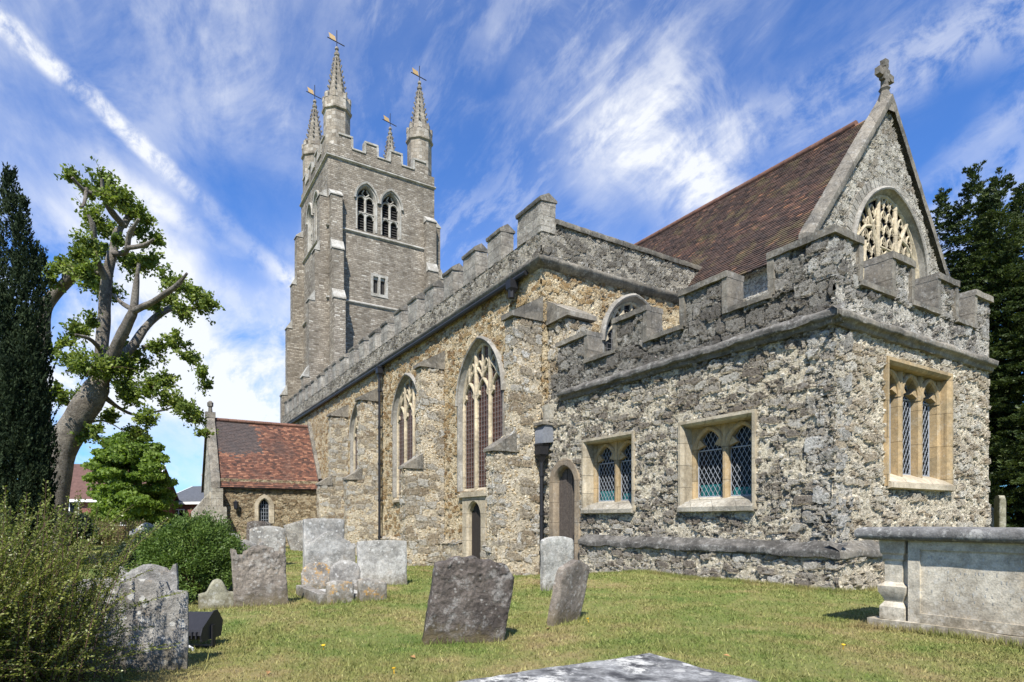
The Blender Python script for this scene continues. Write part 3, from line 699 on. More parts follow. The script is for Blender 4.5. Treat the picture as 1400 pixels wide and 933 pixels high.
# ---- vestry
GB = -.7
wins_s = [(-11.04, -9.31, 1.2, 2.93), (-8.09, -6.40, 1.2, 2.93)]
doorV = (-11.75, .38, -.35, 1.93, .42)
mb = MB(); sheet(mb, 'S', NV, EA, EV + .02, GB, 4.1, .021, [rect_hole(a + .05, b - .05, c + .05, d - .05) for a, b, c, d in wins_s] + [arch_hole(doorV[0], doorV[1] + .14, GB, doorV[3], doorV[4] + .14)])
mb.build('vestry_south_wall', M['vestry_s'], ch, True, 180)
winE = (10.29, 12.59, 1.57, 3.72)
mb = MB(); sheet(mb, 'E', EV, NV - .02, 14.21, GB, 4.1, .021, [rect_hole(winE[0] + .05, winE[1] - .05, winE[2] + .05, winE[3] - .05)])
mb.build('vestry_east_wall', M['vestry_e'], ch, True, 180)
mb = MB(); mb.quad((EV, 14.21, GB), (-8.6, 14.21, GB), (-8.6, 14.21, 5.3), (EV, 14.21, 5.3)); mb.build('vestry_north_wall', M['gable'], ch)
# big quoin blocks at the corner, each its own size
random.seed(4); z = .74
while z < 3.95:
    h = random.uniform(.22, .52); a = random.choice((.22, .42)) + random.uniform(0, .12); b = random.choice((.2, .42)) + random.uniform(0, .1)
    if z + h > 3.7: h = 3.96 - z
    qm = MB(); qm.rbox(EV - a, EV + .008, NV - .008, NV + b, z + .006, z + h - .006, .03, .016, 5.5); qm.build('quoin', M['quoin_r'], ch, True, 180); z += h
for a in wins_s: square_window('S', NV, *a, 2, 'ashlar', 'ochre', teal=True)
square_window('E', EV, *winE, 3, 'ochre', 'ochre', rec=.30, front=.12)
doorway('S', NV, *doorV, 'doorstone', 'wood')
# plinth with a worn chamfer
mb = MB(); seg = .06
def chamfer_run(mb, axis, const, u0, u1, prof, seg=.07, amp=.02):
    n = max(2, int(abs(u1 - u0) / seg)); rows = []
    for (d, z) in prof: rows.append([tuple(Vector(PT(axis, const, u0 + (u1 - u0) * j / n, d, z)) + noise.noise_vector(Vector((u0 + (u1 - u0) * j / n, d * 3 + const, z)) * 3.2) * amp) for j in range(n + 1)])
    mb.grid(rows)
sub = lambda P, k=3: [(P[i][0] + (P[i + 1][0] - P[i][0]) * j / k, P[i][1] + (P[i + 1][1] - P[i][1]) * j / k) for i in range(len(P) - 1) for j in range(k)] + [P[-1]]
PD = .16
pl_ = sub([(PD, GB), (PD, .5)], 40)
mb = MB(); chamfer_run(mb, 'S', NV, -10.96, EV + PD, pl_, .03, .01); mb.build('plinth', M['vestry_s'], ch, True, 180)
mb = MB(); chamfer_run(mb, 'E', EV, NV - PD, 14.21, pl_, .03, .01); mb.build('plinth', M['vestry_e'], ch, True, 180)
mb = MB(); pp = sub([(PD, .49), (PD + .05, .5), (PD + .05, .60), (.0, .73)])
chamfer_run(mb, 'S', NV, -10.96, EV + PD + .05, pp, .05, .035); mb.build('plinth_moulding', M['string'], ch, True, 75); mb = MB(); chamfer_run(mb, 'E', EV, NV - PD - .05, 14.21, pp, .05, .03)
mb.build('plinth_moulding', M['coping'], ch, True, 75)
mb = MB(); mb.quad((-10.96, NV - PD, GB), (-10.96, NV, GB), (-10.96, NV, .6), (-10.96, NV - PD, .6)); mb.build('plinth_return', M['quoin'], ch)
# string course
mb = MB(); ps = sub([(-.02, 3.97), (.04, 3.98), (.06, 4.05), (.13, 4.08), (.135, 4.16), (.08, 4.2), (-.02, 4.27)])
chamfer_run(mb, 'S', NV, -11.9, EV + .15, ps, .04, .032); mb.build('string_course', M['string'], ch, True, 75); mb = MB()
chamfer_run(mb, 'E', EV, NV - .15, 14.3, ps, .045, .03); mb.build('string_course', M['coping'], ch, True, 75)
# parapet with moulded copings that run down the sides of each merlon
PTK = .38
mer_s = [(-12.0, -10.9), (-9.92, -8.99), (-8.01, -7.02), (-6.11, EV)]; mer_e = [(NV, 9.51), (10.50, 11.14), (12.08, 12.77), (13.55, 14.21)]
ZC, ZM = 4.70, 5.36
mbS = MB(); sheet(mbS, 'S', NV, -12.3, EV, 4.1, ZC, .022); sheet(mbS, 'S', NV + PTK, -12.3, EV - PTK, 4.3, ZC, .2); mbS.build('vestry_south_parapet', M['parapet'], ch, True, 60)
mbS = MB(); sheet(mbS, 'E', EV, NV, 14.21, 4.1, ZC, .022); sheet(mbS, 'W', EV - PTK, NV + PTK, 14.21, 4.3, ZC, .2); mbS.build('vestry_east_parapet', M['parapet_e'], ch, True, 60)
def prbox(m_, axis, const, u0, u1, d0, d1, z0, z1, seg=.06, amp=.01):
    a = PT(axis, const, u0, d0, z0); b = PT(axis, const, u1, d1, z1); m_.rbox(min(a[0], b[0]), max(a[0], b[0]), min(a[1], b[1]), max(a[1], b[1]), z0, z1, seg, amp)
for axis, const, mers in (('S', NV, mer_s), ('E', EV, mer_e)):
    for i, (a, b) in enumerate(mers):
        if axis == 'E' and i == 0: prevb = b
        last = i == len(mers) - 1
        mm = MB(); prbox(mm, axis, const, a + .004, b - .004, 0, -PTK, ZC, ZM, .03, .006); mo = mm.build('merlon', M['parapet' if axis == 'S' else 'parapet_e'], ch, True, 180)
        cm = MB(); lo = NV + PTK + .06 if (axis == 'E' and i == 0) else a - .06; prbox(cm, axis, const, lo, b + (.05 if axis == 'S' and last else .06), .055, -PTK - .055, ZM - .02, ZM + .09)
        if i: prbox(cm, axis, const, a - .055, a + .055, .035, -PTK - .035, ZC + .05, ZM)
        if not (last and axis == 'S') and not (last and axis == 'E'): prbox(cm, axis, const, b - .055, b + .055, .035, -PTK - .035, ZC + .05, ZM)
        cm.build('coping', M['coping'], mo, True, 50)
        if i:
            sc_ = MB(); prbox(sc_, axis, const, mers[i - 1][1] - .03, a + .03, .06, -PTK - .06, ZC, ZC + .085); sc_.build('crenel_sill', M['coping'], ch, True, 50)
mb = MB(); mb.quad((-12.6, NV + .2, 4.35), (EV - .2, NV + .2, 4.35), (EV - .2, 14.4, 4.5), (-12.6, 14.4, 4.5)); mb.build('vestry_roof', M['lead'], ch)

# ---- south aisle
ZSA, ZCA, ZMA = 7.68, 8.50, 9.33
AW = -45.2
winA = [(-15.9, 1.98, 4.75, 1.68, 1.30), (-21.7, 1.98, 4.95, 1.58, 1.30), (-27.45, 1.98, 4.95, 1.58, 1.30)]
doorA = (-16.24, .41, -.8, 1.15, .46)
mb = MB()
hA = [arch_hole(c, w_ + .09, z0 - .02, zs_, H + .09) for c, z0, zs_, H, w_ in winA] + [arch_hole(doorA[0], doorA[1] + .1, -1.2, doorA[3], doorA[4] + .1)]
sheet(mb, 'S', NA, -24., EA, -1.0, ZSA, .03, hA); mb.build('aisle_south_wall', M['aisle'], ch, True, 180)
mb = MB(); sheet(mb, 'S', NA, AW, -24., -1.0, ZSA, .06, hA); mb.build('aisle_south_wall', M['aisle'], ch, True, 180)
winAE = (11.95, 4.2, 6.0, 1.3, 1.05)
mb = MB(); sheet(mb, 'E', EA, NA, 14.8, 3.5, ZSA, .035, [arch_hole(winAE[0], winAE[4] + .09, 4.0, winAE[2], winAE[3] + .09)]); mb.build('aisle_east_wall', M['aisle'], ch, True, 180)
pointed_window('E', EA, winAE[0], winAE[1], winAE[2], winAE[3], winAE[4], 3, 'glass')
for i, (c, z0, zs_, H, w_) in enumerate(winA): pointed_window('S', NA, c, z0, zs_, H, w_, 3, 'glass_red', rich=2)
doorway('S', NA, *doorA, 'ashlar', 'wood_dark', True)
# string with its black gutter, battlemented parapet
mb = MB(); ps = sub([(-.02, ZSA - .14), (.10, ZSA - .08), (.18, ZSA + .02), (.18, ZSA + .09), (-.02, ZSA + .2)], 2)
chamfer_run(mb, 'S', NA, AW, EA + .18, ps, .15, .012); mb.build('string_course', M['coping'], ch, True, 60); mb = MB(); chamfer_run(mb, 'E', EA, NA - .18, 14.8, ps, .12, .015); mb.build('string_course', M['coping'], ch, True, 60)
mb = MB(); mb.tube([(AW, NA - .13, ZSA - .13), (EA - .5, NA - .13, ZSA - .13)], .07, 8); mb.build('gutter', M['iron'], ch)
def ridge_merlon(mb, cp, u0, u1, z0, z1, th, dz=.22):
    mb.rbox(u0, u1, NA - .0, NA + th, z0, z1, .07, .022, 3.)
    n = 6
    rows = []
    for (d, z) in ((-.03, z1 - .05), (-.05, z1 + .0), (-.05, z1 + .05), (th / 2, z1 + dz), (th + .05, z1 + .05), (th + .05, z1)):
        rows.append([tuple(Vector((u0 - .02 + (u1 - u0 + .04) * j / n, NA + d, z)) + noise.noise_vector(Vector((u0 + j, d, z)) * 2) * .012) for j in range(n + 1)])
    cp.grid(rows)
    for e in (0, n): cp.poly([r[e] for r in rows])
mb = MB(); sheet(mb, 'S', NA, AW, EA, ZSA, ZCA, .045)
mb.quad((AW, NA + .42, ZSA), (EA, NA + .42, ZSA), (EA, NA + .42, ZCA), (AW, NA + .42, ZCA)); mb.quad((AW, NA, ZCA), (EA, NA, ZCA), (EA, NA + .42, ZCA), (AW, NA + .42, ZCA))
mb.build('aisle_parapet', M['aisle_par'], ch, True, 60)
mb = MB(); sheet(mb, 'E', EA, NA, 14.8, ZSA, 8.78, .04); mb.build('aisle_east_parapet', M['aisle_par'], ch, True, 60)
def merlon(u0, u1, z0, z1, th, dz=.22):
    am = MB(); cp = MB(); ridge_merlon(am, cp, u0, u1, z0, z1, th, dz); o = am.build('merlon', M['merlon'], ch, True, 50); cp.build('coping', M['coping'], o, True, 40)
merlon(-13.8, EA, ZCA - .02, 9.30, .45, .2)
u = -14.66; k = 0
while u - .8 > AW:
    L = .78 + .05 * math.sin(k * 2.1); merlon(u - L, u, ZCA - .02, ZMA + .04 * math.sin(k * 1.7), .42); u -= 1.53; k += 1
mb = MB(); nn = 60; rows = []
for (d, z) in ((.05, 8.74), (.07, 8.80), (.07, 8.86), (-.1, 8.94), (-.12, 8.98), (-.5, 8.98), (-.5, 8.74)):
    rows.append([tuple(Vector((EA + d, 9.2 + 5.6 * j / nn, z)) + noise.noise_vector(Vector((d, j * .3, z)) * 2) * .02) for j in range(nn + 1)])
mb.grid(rows); mb.poly([r[0] for r in rows]); mb.poly([r[-1] for r in rows]); mb.build('aisle_coping', M['coping'], ch, True, 40)
mb = MB(); mb.quad((AW, NA + .3, 7.9), (EA - .3, NA + .3, 7.9), (EA - .3, 14.7, 8.5), (AW, 14.7, 8.5)); mb.quad((EA - .4, NA + .3, 7.6), (EA - .4, 14.8, 7.6), (EA - .4, 14.8, 8.74), (EA - .4, NA + .3, 8.74))
mb.quad((AW, NA, -1), (AW, 14.8, -1), (AW, 14.8, 8.5), (AW, NA, 8.5)); mb.build('aisle_roof', M['lead'], ch)
# buttresses with sloping set-offs
for (e0, e1) in ((-13.08, EA + .004), (-18.86, -18.4), (-25.28, -24.8), (-29.85, -29.35)):
    b = buttress('S', NA, e0, e1, [(-1.1, 1.40), (2.75, 1.40), (3.25, .84), (6.12, .84), (6.7, .0)], M['buttress'], .05 if e0 > -20 else .09)
    slope_cap('S', NA, e0, e1, 6.14, 6.78, .86, b, M['coping']); slope_cap('S', NA, e0, e1, 2.76, 3.26, 1.41, b, M['coping'], .07, .035, .8)
b = buttress('E', EA, 8.98, 9.72, [(3.0, .02), (3.6, .85), (6.0, .85), (6.6, .02)], M['buttress'], .05)
slope_cap('E', EA, 8.95, 9.75, 6.08, 6.72, .88, b, M['coping'])
prf = sub([(.2, -1.1), (.2, .26), (.22, .30), (.0, .42)], 8)
for a, b in ((-29.35, -25.28), (-24.8, -18.86), (-18.4, -17.0), (-15.5, -13.08)):
    mb = MB(); chamfer_run(mb, 'S', NA, a, b, prf, .05, .02); mb.quad((b, NA - .2, -1.1), (b, NA, -1.1), (b, NA, .3), (b, NA - .2, .3)); mb.build('aisle_plinth', M['buttress'], ch, True, 75)
# rainwater pipes
def downpipe(x, y, z0, z1, r=.055, hop=True, bits=5):
    mb = MB(); mb.tube([(x, y, z0), (x, y, z1)], r, 10)
    for i in range(bits):
        z = z0 + (z1 - z0) * (i + .6) / bits; mb.tube([(x, y, z), (x, y, z + .09)], r * 1.35, 10); mb.box(x - .1, x + .1, y - .01, y + .12, z + .02, z + .06)
    o = mb.build('downpipe', M['iron'], ch, True, 40)
    if hop:
        hm = MB(); n = 4; hm.oct(x, y, [(z1 - .05, r * 1.1), (z1 + .1, .12), (z1 + .16, .17), (z1 + .38, .18), (z1 + .39, .2), (z1 + .43, .2)], 4, math.pi / 4); hm.build('hopper', M['iron'], o)
    return o
downpipe(-24.25, NA - .2, -.6, 7.05)
mb = MB(); mb.tube([(-13.75, NA - .22, 7.05), (-13.75, NA - .22, 7.5)], .09, 8); mb.oct(-13.75, NA - .2, [(7.2, .1), (7.3, .17), (7.52, .18)], 4, math.pi / 4); mb.build('rainwater_head', M['iron'], ch)
# vestry valley: lead chute, hopper and pipe beside the little door
dp = downpipe(-12.42, NV - .22, -.4, 2.55, .05, True, 3)
mb = MB()
mb.prism([(-.02, 3.02), (.30, 2.98), (.30, 3.30), (.22, 3.44), (-.02, 3.44)], -12.60, -12.24, 'x'); mb.v = [(x, NV - y, z) for x, y, z in mb.v]
mb.build('lead_chute', M['lead'], dp, True, 40)
mb = MB(); mb.rbox(-12.62, -12.2, NV - .34, NV, 3.44, 3.51, .08, .01); mb.build('corbel', M['coping'], ch, True, 50); mb = MB(); mb.rbox(-12.46, -12.18, NV - .16, NV, 3.512, 3.95, .06, .03); mb.build('corbel', M['quoin'], ch, True, 50)

# ---- chancel: gable, tiled roof, cross
EC = -8.6; NC = 17.62; CW = 3.55; ZE = 7.95; ZR = 12.45
slope = (ZR - ZE) / CW
gw = (17.72, 5.2, 7.95, 2.15, 1.86)
mb = MB()
def in_gable(u, z): return z > ZE + (CW - abs(u - NC)) * slope
sheet(mb, 'E', EC, NC - CW, NC + CW, 3.0, ZR, .04, [arch_hole(gw[0], gw[4] + .09, gw[1], gw[2], gw[3] + .09), lambda u, z: in_gable(u, z)])
mb.build('chancel_gable_wall', M['gable'], ch, True, 180)
def great_tracery(axis, const, df, db):
    tb = MB(); uc, z0, zsp, H, w = gw; B = lambda pts, hw, o=0.: bar(tb, axis, const, pts, hw, df + o, db)
    top = lambda c: zsp + arch_z(c, w, H)
    def light(c, z, hw, h, r=.032):
        B(arc(c, z, hw, h), r * .85, -.01); cusps(tb, axis, const, c, z, hw - .03, h, df - .03, db, hw * .42)
    db = df - .055
    for s_ in (-1, 1):
        B([(uc + s_ * .47, z0), (uc + s_ * .47, 9.0), (uc + s_ * .45, top(.45))], .06, .03)                     # main mullions
        B([(uc + s_ * .47, 8.1), (uc + s_ * .60, 8.75), (uc + s_ * .84, 9.2), (uc + s_ * 1.10, top(1.10))], .05, .03)  # their branches
        B([(uc + s_ * 1.14, z0), (uc + s_ * 1.14, 8.05), (uc + s_ * 1.10, 8.6)], .045, .01)
        B([(uc + s_ * 1.66, 7.95), (uc + s_ * 1.48, 8.65), (uc + s_ * 1.12, 8.98), (uc + s_ * .70, 9.1)], .042, .01)
        for c in (.80, 1.48): light(uc + s_ * c, 7.60, .31, .52)
    for r in range(9):                         # net of small cusped lights that fills the head
        z = 7.55 + r * .36
        for k in range(-6, 7):
            c = .31 * (k + (.5 if r % 2 else 0))
            if abs(c) + .16 < w and z + .30 < top(c) and z + .05 < top(abs(c) + .15): light(uc + c, z, .15, .30, .027); B([(uc + c - .155, z - .30), (uc + c - .155, z + .02)], .024, -.01); B([(uc + c + .155, z - .30), (uc + c + .155, z + .02)], .024, -.01)
    B([(uc - .47, 8.62), (uc + .47, 8.62)], .04)
    B([(u, z) for (u, z, _, _) in arch_path(uc, w - .03, z0, zsp, H - .02, 16)], .06)
    return tb
pointed_window('E', EC, gw[0], gw[1], gw[2], gw[3], gw[4], 5, 'glass', rich=2, rec=.14, custom=great_tracery, guard=False)
mb = MB()                                     # ring of voussoirs over the window
pa = arch_path(gw[0], gw[4] + .16, 7.6, gw[2], gw[3] + .12, 16, False)
for i in range(0, len(pa) - 1):
    (u, z, a, b), (u2, z2, a2, b2) = pa[i], pa[i + 1]; g = .06
    q = [PT('E', EC, u + (u2 - u) * g + a * .05, .03, z + (z2 - z) * g + b * .05), PT('E', EC, u2 - (u2 - u) * g + a2 * .05, .03, z2 - (z2 - z) * g + b2 * .05), PT('E', EC, u2 - (u2 - u) * g + a2 * .30, .03, z2 - (z2 - z) * g + b2 * .30), PT('E', EC, u + (u2 - u) * g + a * .30, .03, z + (z2 - z) * g + b * .30)]
    mb.poly(q); r = [(x - .1, y, zz_) for x, y, zz_ in q]
    for k in range(4): mb.quad(q[k], r[k], r[(k + 1) % 4], q[(k + 1) % 4])
mb.build('relieving_arch', M['merlon'], ch)
mb = MB()                                     # raking coping on both slopes with a kneeler foot
for s_ in (-1, 1):
    nn = 40; rows = []
    for (dx, up) in ((.10, -.14), (.12, -.04), (.12, .10), (-.06, .2), (-.26, .2), (-.26, -.12)):
        rows.append([tuple(Vector((EC + dx, NC + s_ * (CW + .22) * (1 - j / nn), ZE - .28 + up + (CW + .22) * slope * j / nn + .25)) + noise.noise_vector(Vector((dx, j * .2, s_)) * 3) * .012) for j in range(nn + 1)])
    mb.grid(rows, s_ > 0); mb.poly([r[0] for r in rows]); mb.build('gable_coping', M['coping'], ch, True, 40); mb = MB()
mb = MB(); zc = ZR + .28                        # stone cross on a small saddle
mb.oct(EC - .1, NC, [(zc - .40, .24), (zc + .02, .19), (zc + .25, .11), (zc + .32, .15), (zc + .42, .09)], 6); rr = .075
def cbox(a, b): mb.rbox(EC - .1 - .07, EC - .1 + .07, NC + a[0], NC + b[0], zc + a[1], zc + b[1], .05, .015, 6)
cbox((-.065, .36), (.065, 1.02)); cbox((-.29, .64), (.29, .77))
for (y, z) in ((-.29, .705), (.29, .705), (0, 1.02)): cbox((y - .095, z - .095), (y + .095, z + .095))
for (y, z) in ((-.11, .60), (.11, .60), (-.11, .81), (.11, .81)): cbox((y - .05, z - .05), (y + .05, z + .05))
mb.build('gable_cross', M['coping'], ch, True, 40)
def tiled(mb, p0, along, up, n_along, n_up, tw, th, rnd, sag=.02):
    """rows of separate plain tiles; p0 eave corner, unit vectors along the eave and up the slope"""
    nrm = along.cross(up).normalized()
    if nrm.z < 0: nrm = -nrm
    for r in range(n_up):
        off = (.5 if r % 2 else 0.) * tw
        for c in range(n_along + 1):
            a0 = c * tw - off; a1 = a0 + tw * .965
            a0 = max(0, a0); a1 = min(n_along * tw, a1)
            if a1 - a0 < .02: continue
            j = rnd.uniform(-.004, .006); lift = .022 + rnd.uniform(0, .010); f = math.sin(a0 * .8) * math.sin(r * .11) * sag
            v0 = r * th + j; v1 = v0 + th * 1.55
            b0, b1 = p0 + along * a0 + up * v0 + nrm * (lift + f), p0 + along * a1 + up * (v0 + rnd.uniform(-.003, .003)) + nrm * (lift + f + rnd.uniform(-.004, .004))
            c1, c0 = p0 + along * a1 + up * v1 + nrm * f, p0 + along * a0 + up * v1 + nrm * f
            i = len(mb.v); mb.v += [tuple(b0), tuple(b1), tuple(c1), tuple(c0), tuple(b0 - nrm * .02), tuple(b1 - nrm * .02)]
            mb.f += [(i, i + 1, i + 2, i + 3), (i + 4, i + 5, i + 1, i)]
rnd = random.Random(3)
XW = -20.7
sl_ = math.hypot(CW + .1, (CW + .1) * slope)
mb = MB(); upv = Vector((0, CW, ZR - ZE)).normalized()
tiled(mb, Vector((XW, NC - CW - .25, ZE - .25 * slope + .05)), Vector((1, 0, 0)), upv, int((EC - .3 - XW) / .17), int((sl_ + .25) / .105), .17, .105, rnd)
mb.build('chancel_roof', M['roof_c'], ch)
mb = MB(); mb.quad((XW, NC - CW - .2, ZE - .3), (EC - .3, NC - CW - .2, ZE - .3), (EC - .3, NC, ZR - .02), (XW, NC, ZR - .02)); mb.quad((XW, NC, ZR - .02), (EC - .3, NC, ZR - .02), (EC - .3, NC + CW, ZE - .05), (XW, NC + CW, ZE - .05))
mb.quad((XW, NC - CW, 3), (EC, NC - CW, 3), (EC, NC - CW, ZE), (XW, NC - CW, ZE)); mb.quad((XW, NC - CW, 3), (XW, NC + CW, 3), (XW, NC + CW, ZE), (XW, NC - CW, ZE)); mb.poly([(XW, NC - CW, ZE), (XW, NC + CW, ZE), (XW, NC, ZR)])
mb.quad((EC, NC + CW, 0), (XW, NC + CW, 0), (XW, NC + CW, ZE), (EC, NC + CW, ZE)); mb.build('chancel_wall', M['gable'], ch)
mb = MB(); n = int((EC - .42 - XW) / .45)
for i in range(n):
    x0 = XW + i * .45; mb.tube([(x0, NC, ZR + .05), (x0 + .44, NC, ZR + .055)], .12, 10)
mb.build('ridge_tile', M['ridge'], ch, True, 50)

# ---- west tower
TC = Vector((-53.85, 17.7)); TH = 4.7
TE = TC.x + TH; TS = TC.y - TH
mb = MB()
bel = [(16.2, 25.35, 27.9, 1.15, .72), (18.35, 25.35, 27.9, 1.15, .72)]
hb_ = [arch_hole(c, w_ + .12, z0, zs_, H + .12) for c, z0, zs_, H, w_ in bel] + [rect_hole(16.62, 18.0, 20.1, 21.8)]
sheet(mb, 'E', TE, TS, TC.y + TH, 0, 31.7, .2, hb_); sheet(mb, 'S', TS, TC.x - TH, TE, 0, 31.7, .5, [arch_hole(-52.6, .8, 25.35, 27.9, 1.2), arch_hole(-55., .8, 25.35, 27.9, 1.2)])
mb.quad((TC.x - TH, TS, 0), (TC.x - TH, TC.y + TH, 0), (TC.x - TH, TC.y + TH, 31.7), (TC.x - TH, TS, 31.7)); mb.quad((TC.x - TH, TC.y + TH, 0), (TE, TC.y + TH, 0), (TE, TC.y + TH, 31.7), (TC.x - TH, TC.y + TH, 31.7))
mb.quad((TC.x - TH, TS, 31.2), (TE, TS, 31.2), (TE, TC.y + TH, 31.2), (TC.x - TH, TC.y + TH, 31.2))
mb.build('tower_wall', M['tower'], ch)
def belfry(axis, const, c, z0, zs_, H, w_):
    mb = MB(); p = arch_path(c, w_, z0, zs_, H, 10); band(mb, axis, const, p, [(.2, -.02), (.2, .03), (.08, .03), (0, -.25), (0, -.5)]); wn = mb.build('window', M['tower_dress'], ch)
    hm = MB(); band(hm, axis, const, arch_path(c, w_, zs_ - .2, zs_, H, 10)[4:-4], [(.18, .02), (.2, .16), (.34, .18), (.36, -.02)]); hm.build('hood_mould', M['tower_dress'], wn)
    tb = MB(); bar(tb, axis, const, [(c, z0), (c, zs_ + .3)], .10, -.22, -.4)
    for zz_ in (z0 + 1.1, zs_ - .02):
        for s_ in (-1, 1): bar(tb, axis, const, arc(c + s_ * w_ / 2, zz_, w_ / 2, .42, 5), .07, -.24, -.4)
    bar(tb, axis, const, [(c - w_, z0 + 1.55), (c + w_, z0 + 1.55)], .08, -.22, -.4)
    for s_ in (-1, 1): bar(tb, axis, const, [(c, zs_ + .35), (c + s_ * .3, zs_ + .62), (c + s_ * .12, zs_ + .95)], .06, -.24, -.4)
    tb.build('tracery', M['tower_dress'], wn)
    lm = MB()
    for z in np.arange(z0, zs_ + H, .22):
        k = w_ - .02 if z < zs_ else max(.05, math.sqrt(max(0, 1 - ((z - zs_) / H) ** 2)) * w_)
        lm.quad(PT(axis, const, c - k, -.42, z), PT(axis, const, c + k, -.42, z), PT(axis, const, c + k, -.6, z + .26), PT(axis, const, c - k, -.6, z + .26))
    lm.build('louvre', M['louvre'], wn)
for b in bel: belfry('E', TE, *b)
for c in (-52.6, -55.): belfry('S', TS, c, 25.35, 27.9, 1.15, .72)
mb = MB()                                     # small two-light opening below
for (a, b, c, d) in ((16.55, 16.78, 20.0, 21.9), (17.84, 18.07, 20.0, 21.9), (17.22, 17.40, 20.25, 21.68)): mb.box(TE - .3, TE + .04, a, b, c, d)
mb.box(TE - .3, TE + .04, 16.78, 17.84, 21.68, 21.9); mb.box(TE - .3, TE + .06, 16.78, 17.84, 20.0, 20.25)
wn = mb.build('window', M['tower_dress'], ch)
mb = MB()
for c in (17.0, 17.62): mb.box(TE - .28, TE - .12, c - .22, c + .22, 21.45, 21.68)
mb.build('window_head', M['tower_dress'], wn); mb = MB(); mb.quad((TE - .25, 16.7, 20.1), (TE - .25, 17.9, 20.1), (TE - .25, 17.9, 21.8), (TE - .25, 16.7, 21.8)); mb.build('pane', M['louvre'], wn)
for z, d in ((30.72, .16), (25.0, .14), (19.15, .14), (12.5, .14)):
    pr = [(-.02, z - .12), (d, z - .02), (d, z + .06), (-.02, z + .18)]; mb = MB()
    for axn, cst, a, b in (('E', TE, TS - .14, TC.y + TH + .1), ('S', TS, TC.x - TH - .1, TE + .14)):
        mb.grid([[PT(axn, cst, u, d_, zz_) for u in np.linspace(a, b, 12)] for d_, zz_ in pr])
    mb.build('string_course', M['tower_dress'], ch)
# tower parapet
def tower_par(axn, cst, base):
    L0, L1 = base + 0.9, base + 2 * TH - .9
    n = 3; cw = 1.08; tot = L1 - L0; mw_ = (tot - n * cw) / (n + 1); u = L0
    def bx_(m_, a, b, d0, d1, z0, z1):
        p = PT(axn, cst, a, d0, z0); q = PT(axn, cst, b, d1, z1); m_.box(min(p[0], q[0]), max(p[0], q[0]), min(p[1], q[1]), max(p[1], q[1]), z0, z1)
    mb = MB(); bx_(mb, L0, L1, .02, -.42, 30.95, 31.75); mb.build('tower_parapet', M['tower'], ch)
    for i in range(n + 1):
        mb = MB(); bx_(mb, u, u + mw_, .02, -.42, 31.75, 32.65); mo = mb.build('merlon', M['tower'], ch)
        cp = MB(); bx_(cp, u - .05, u + mw_ + .05, .1, -.5, 32.65, 32.8)
        if i: bx_(cp, u - .08, u + .10, .08, -.46, 31.87, 32.65)
        if i < n: bx_(cp, u + mw_ - .10, u + mw_ + .08, .08, -.46, 31.87, 32.65)
        cp.build('coping', M['tower_dress'], mo)
        if i < n: cp = MB(); bx_(cp, u + mw_ - .05, u + mw_ + cw + .05, .1, -.5, 31.75, 31.865); cp.build('crenel_sill', M['tower_dress'], ch)
        u += mw_ + cw
tower_par('E', TE, TS); tower_par('S', TS, TC.x - TH); tower_par('W', TC.x - TH, TS); tower_par('S', TC.y + TH - .4, TC.x - TH)
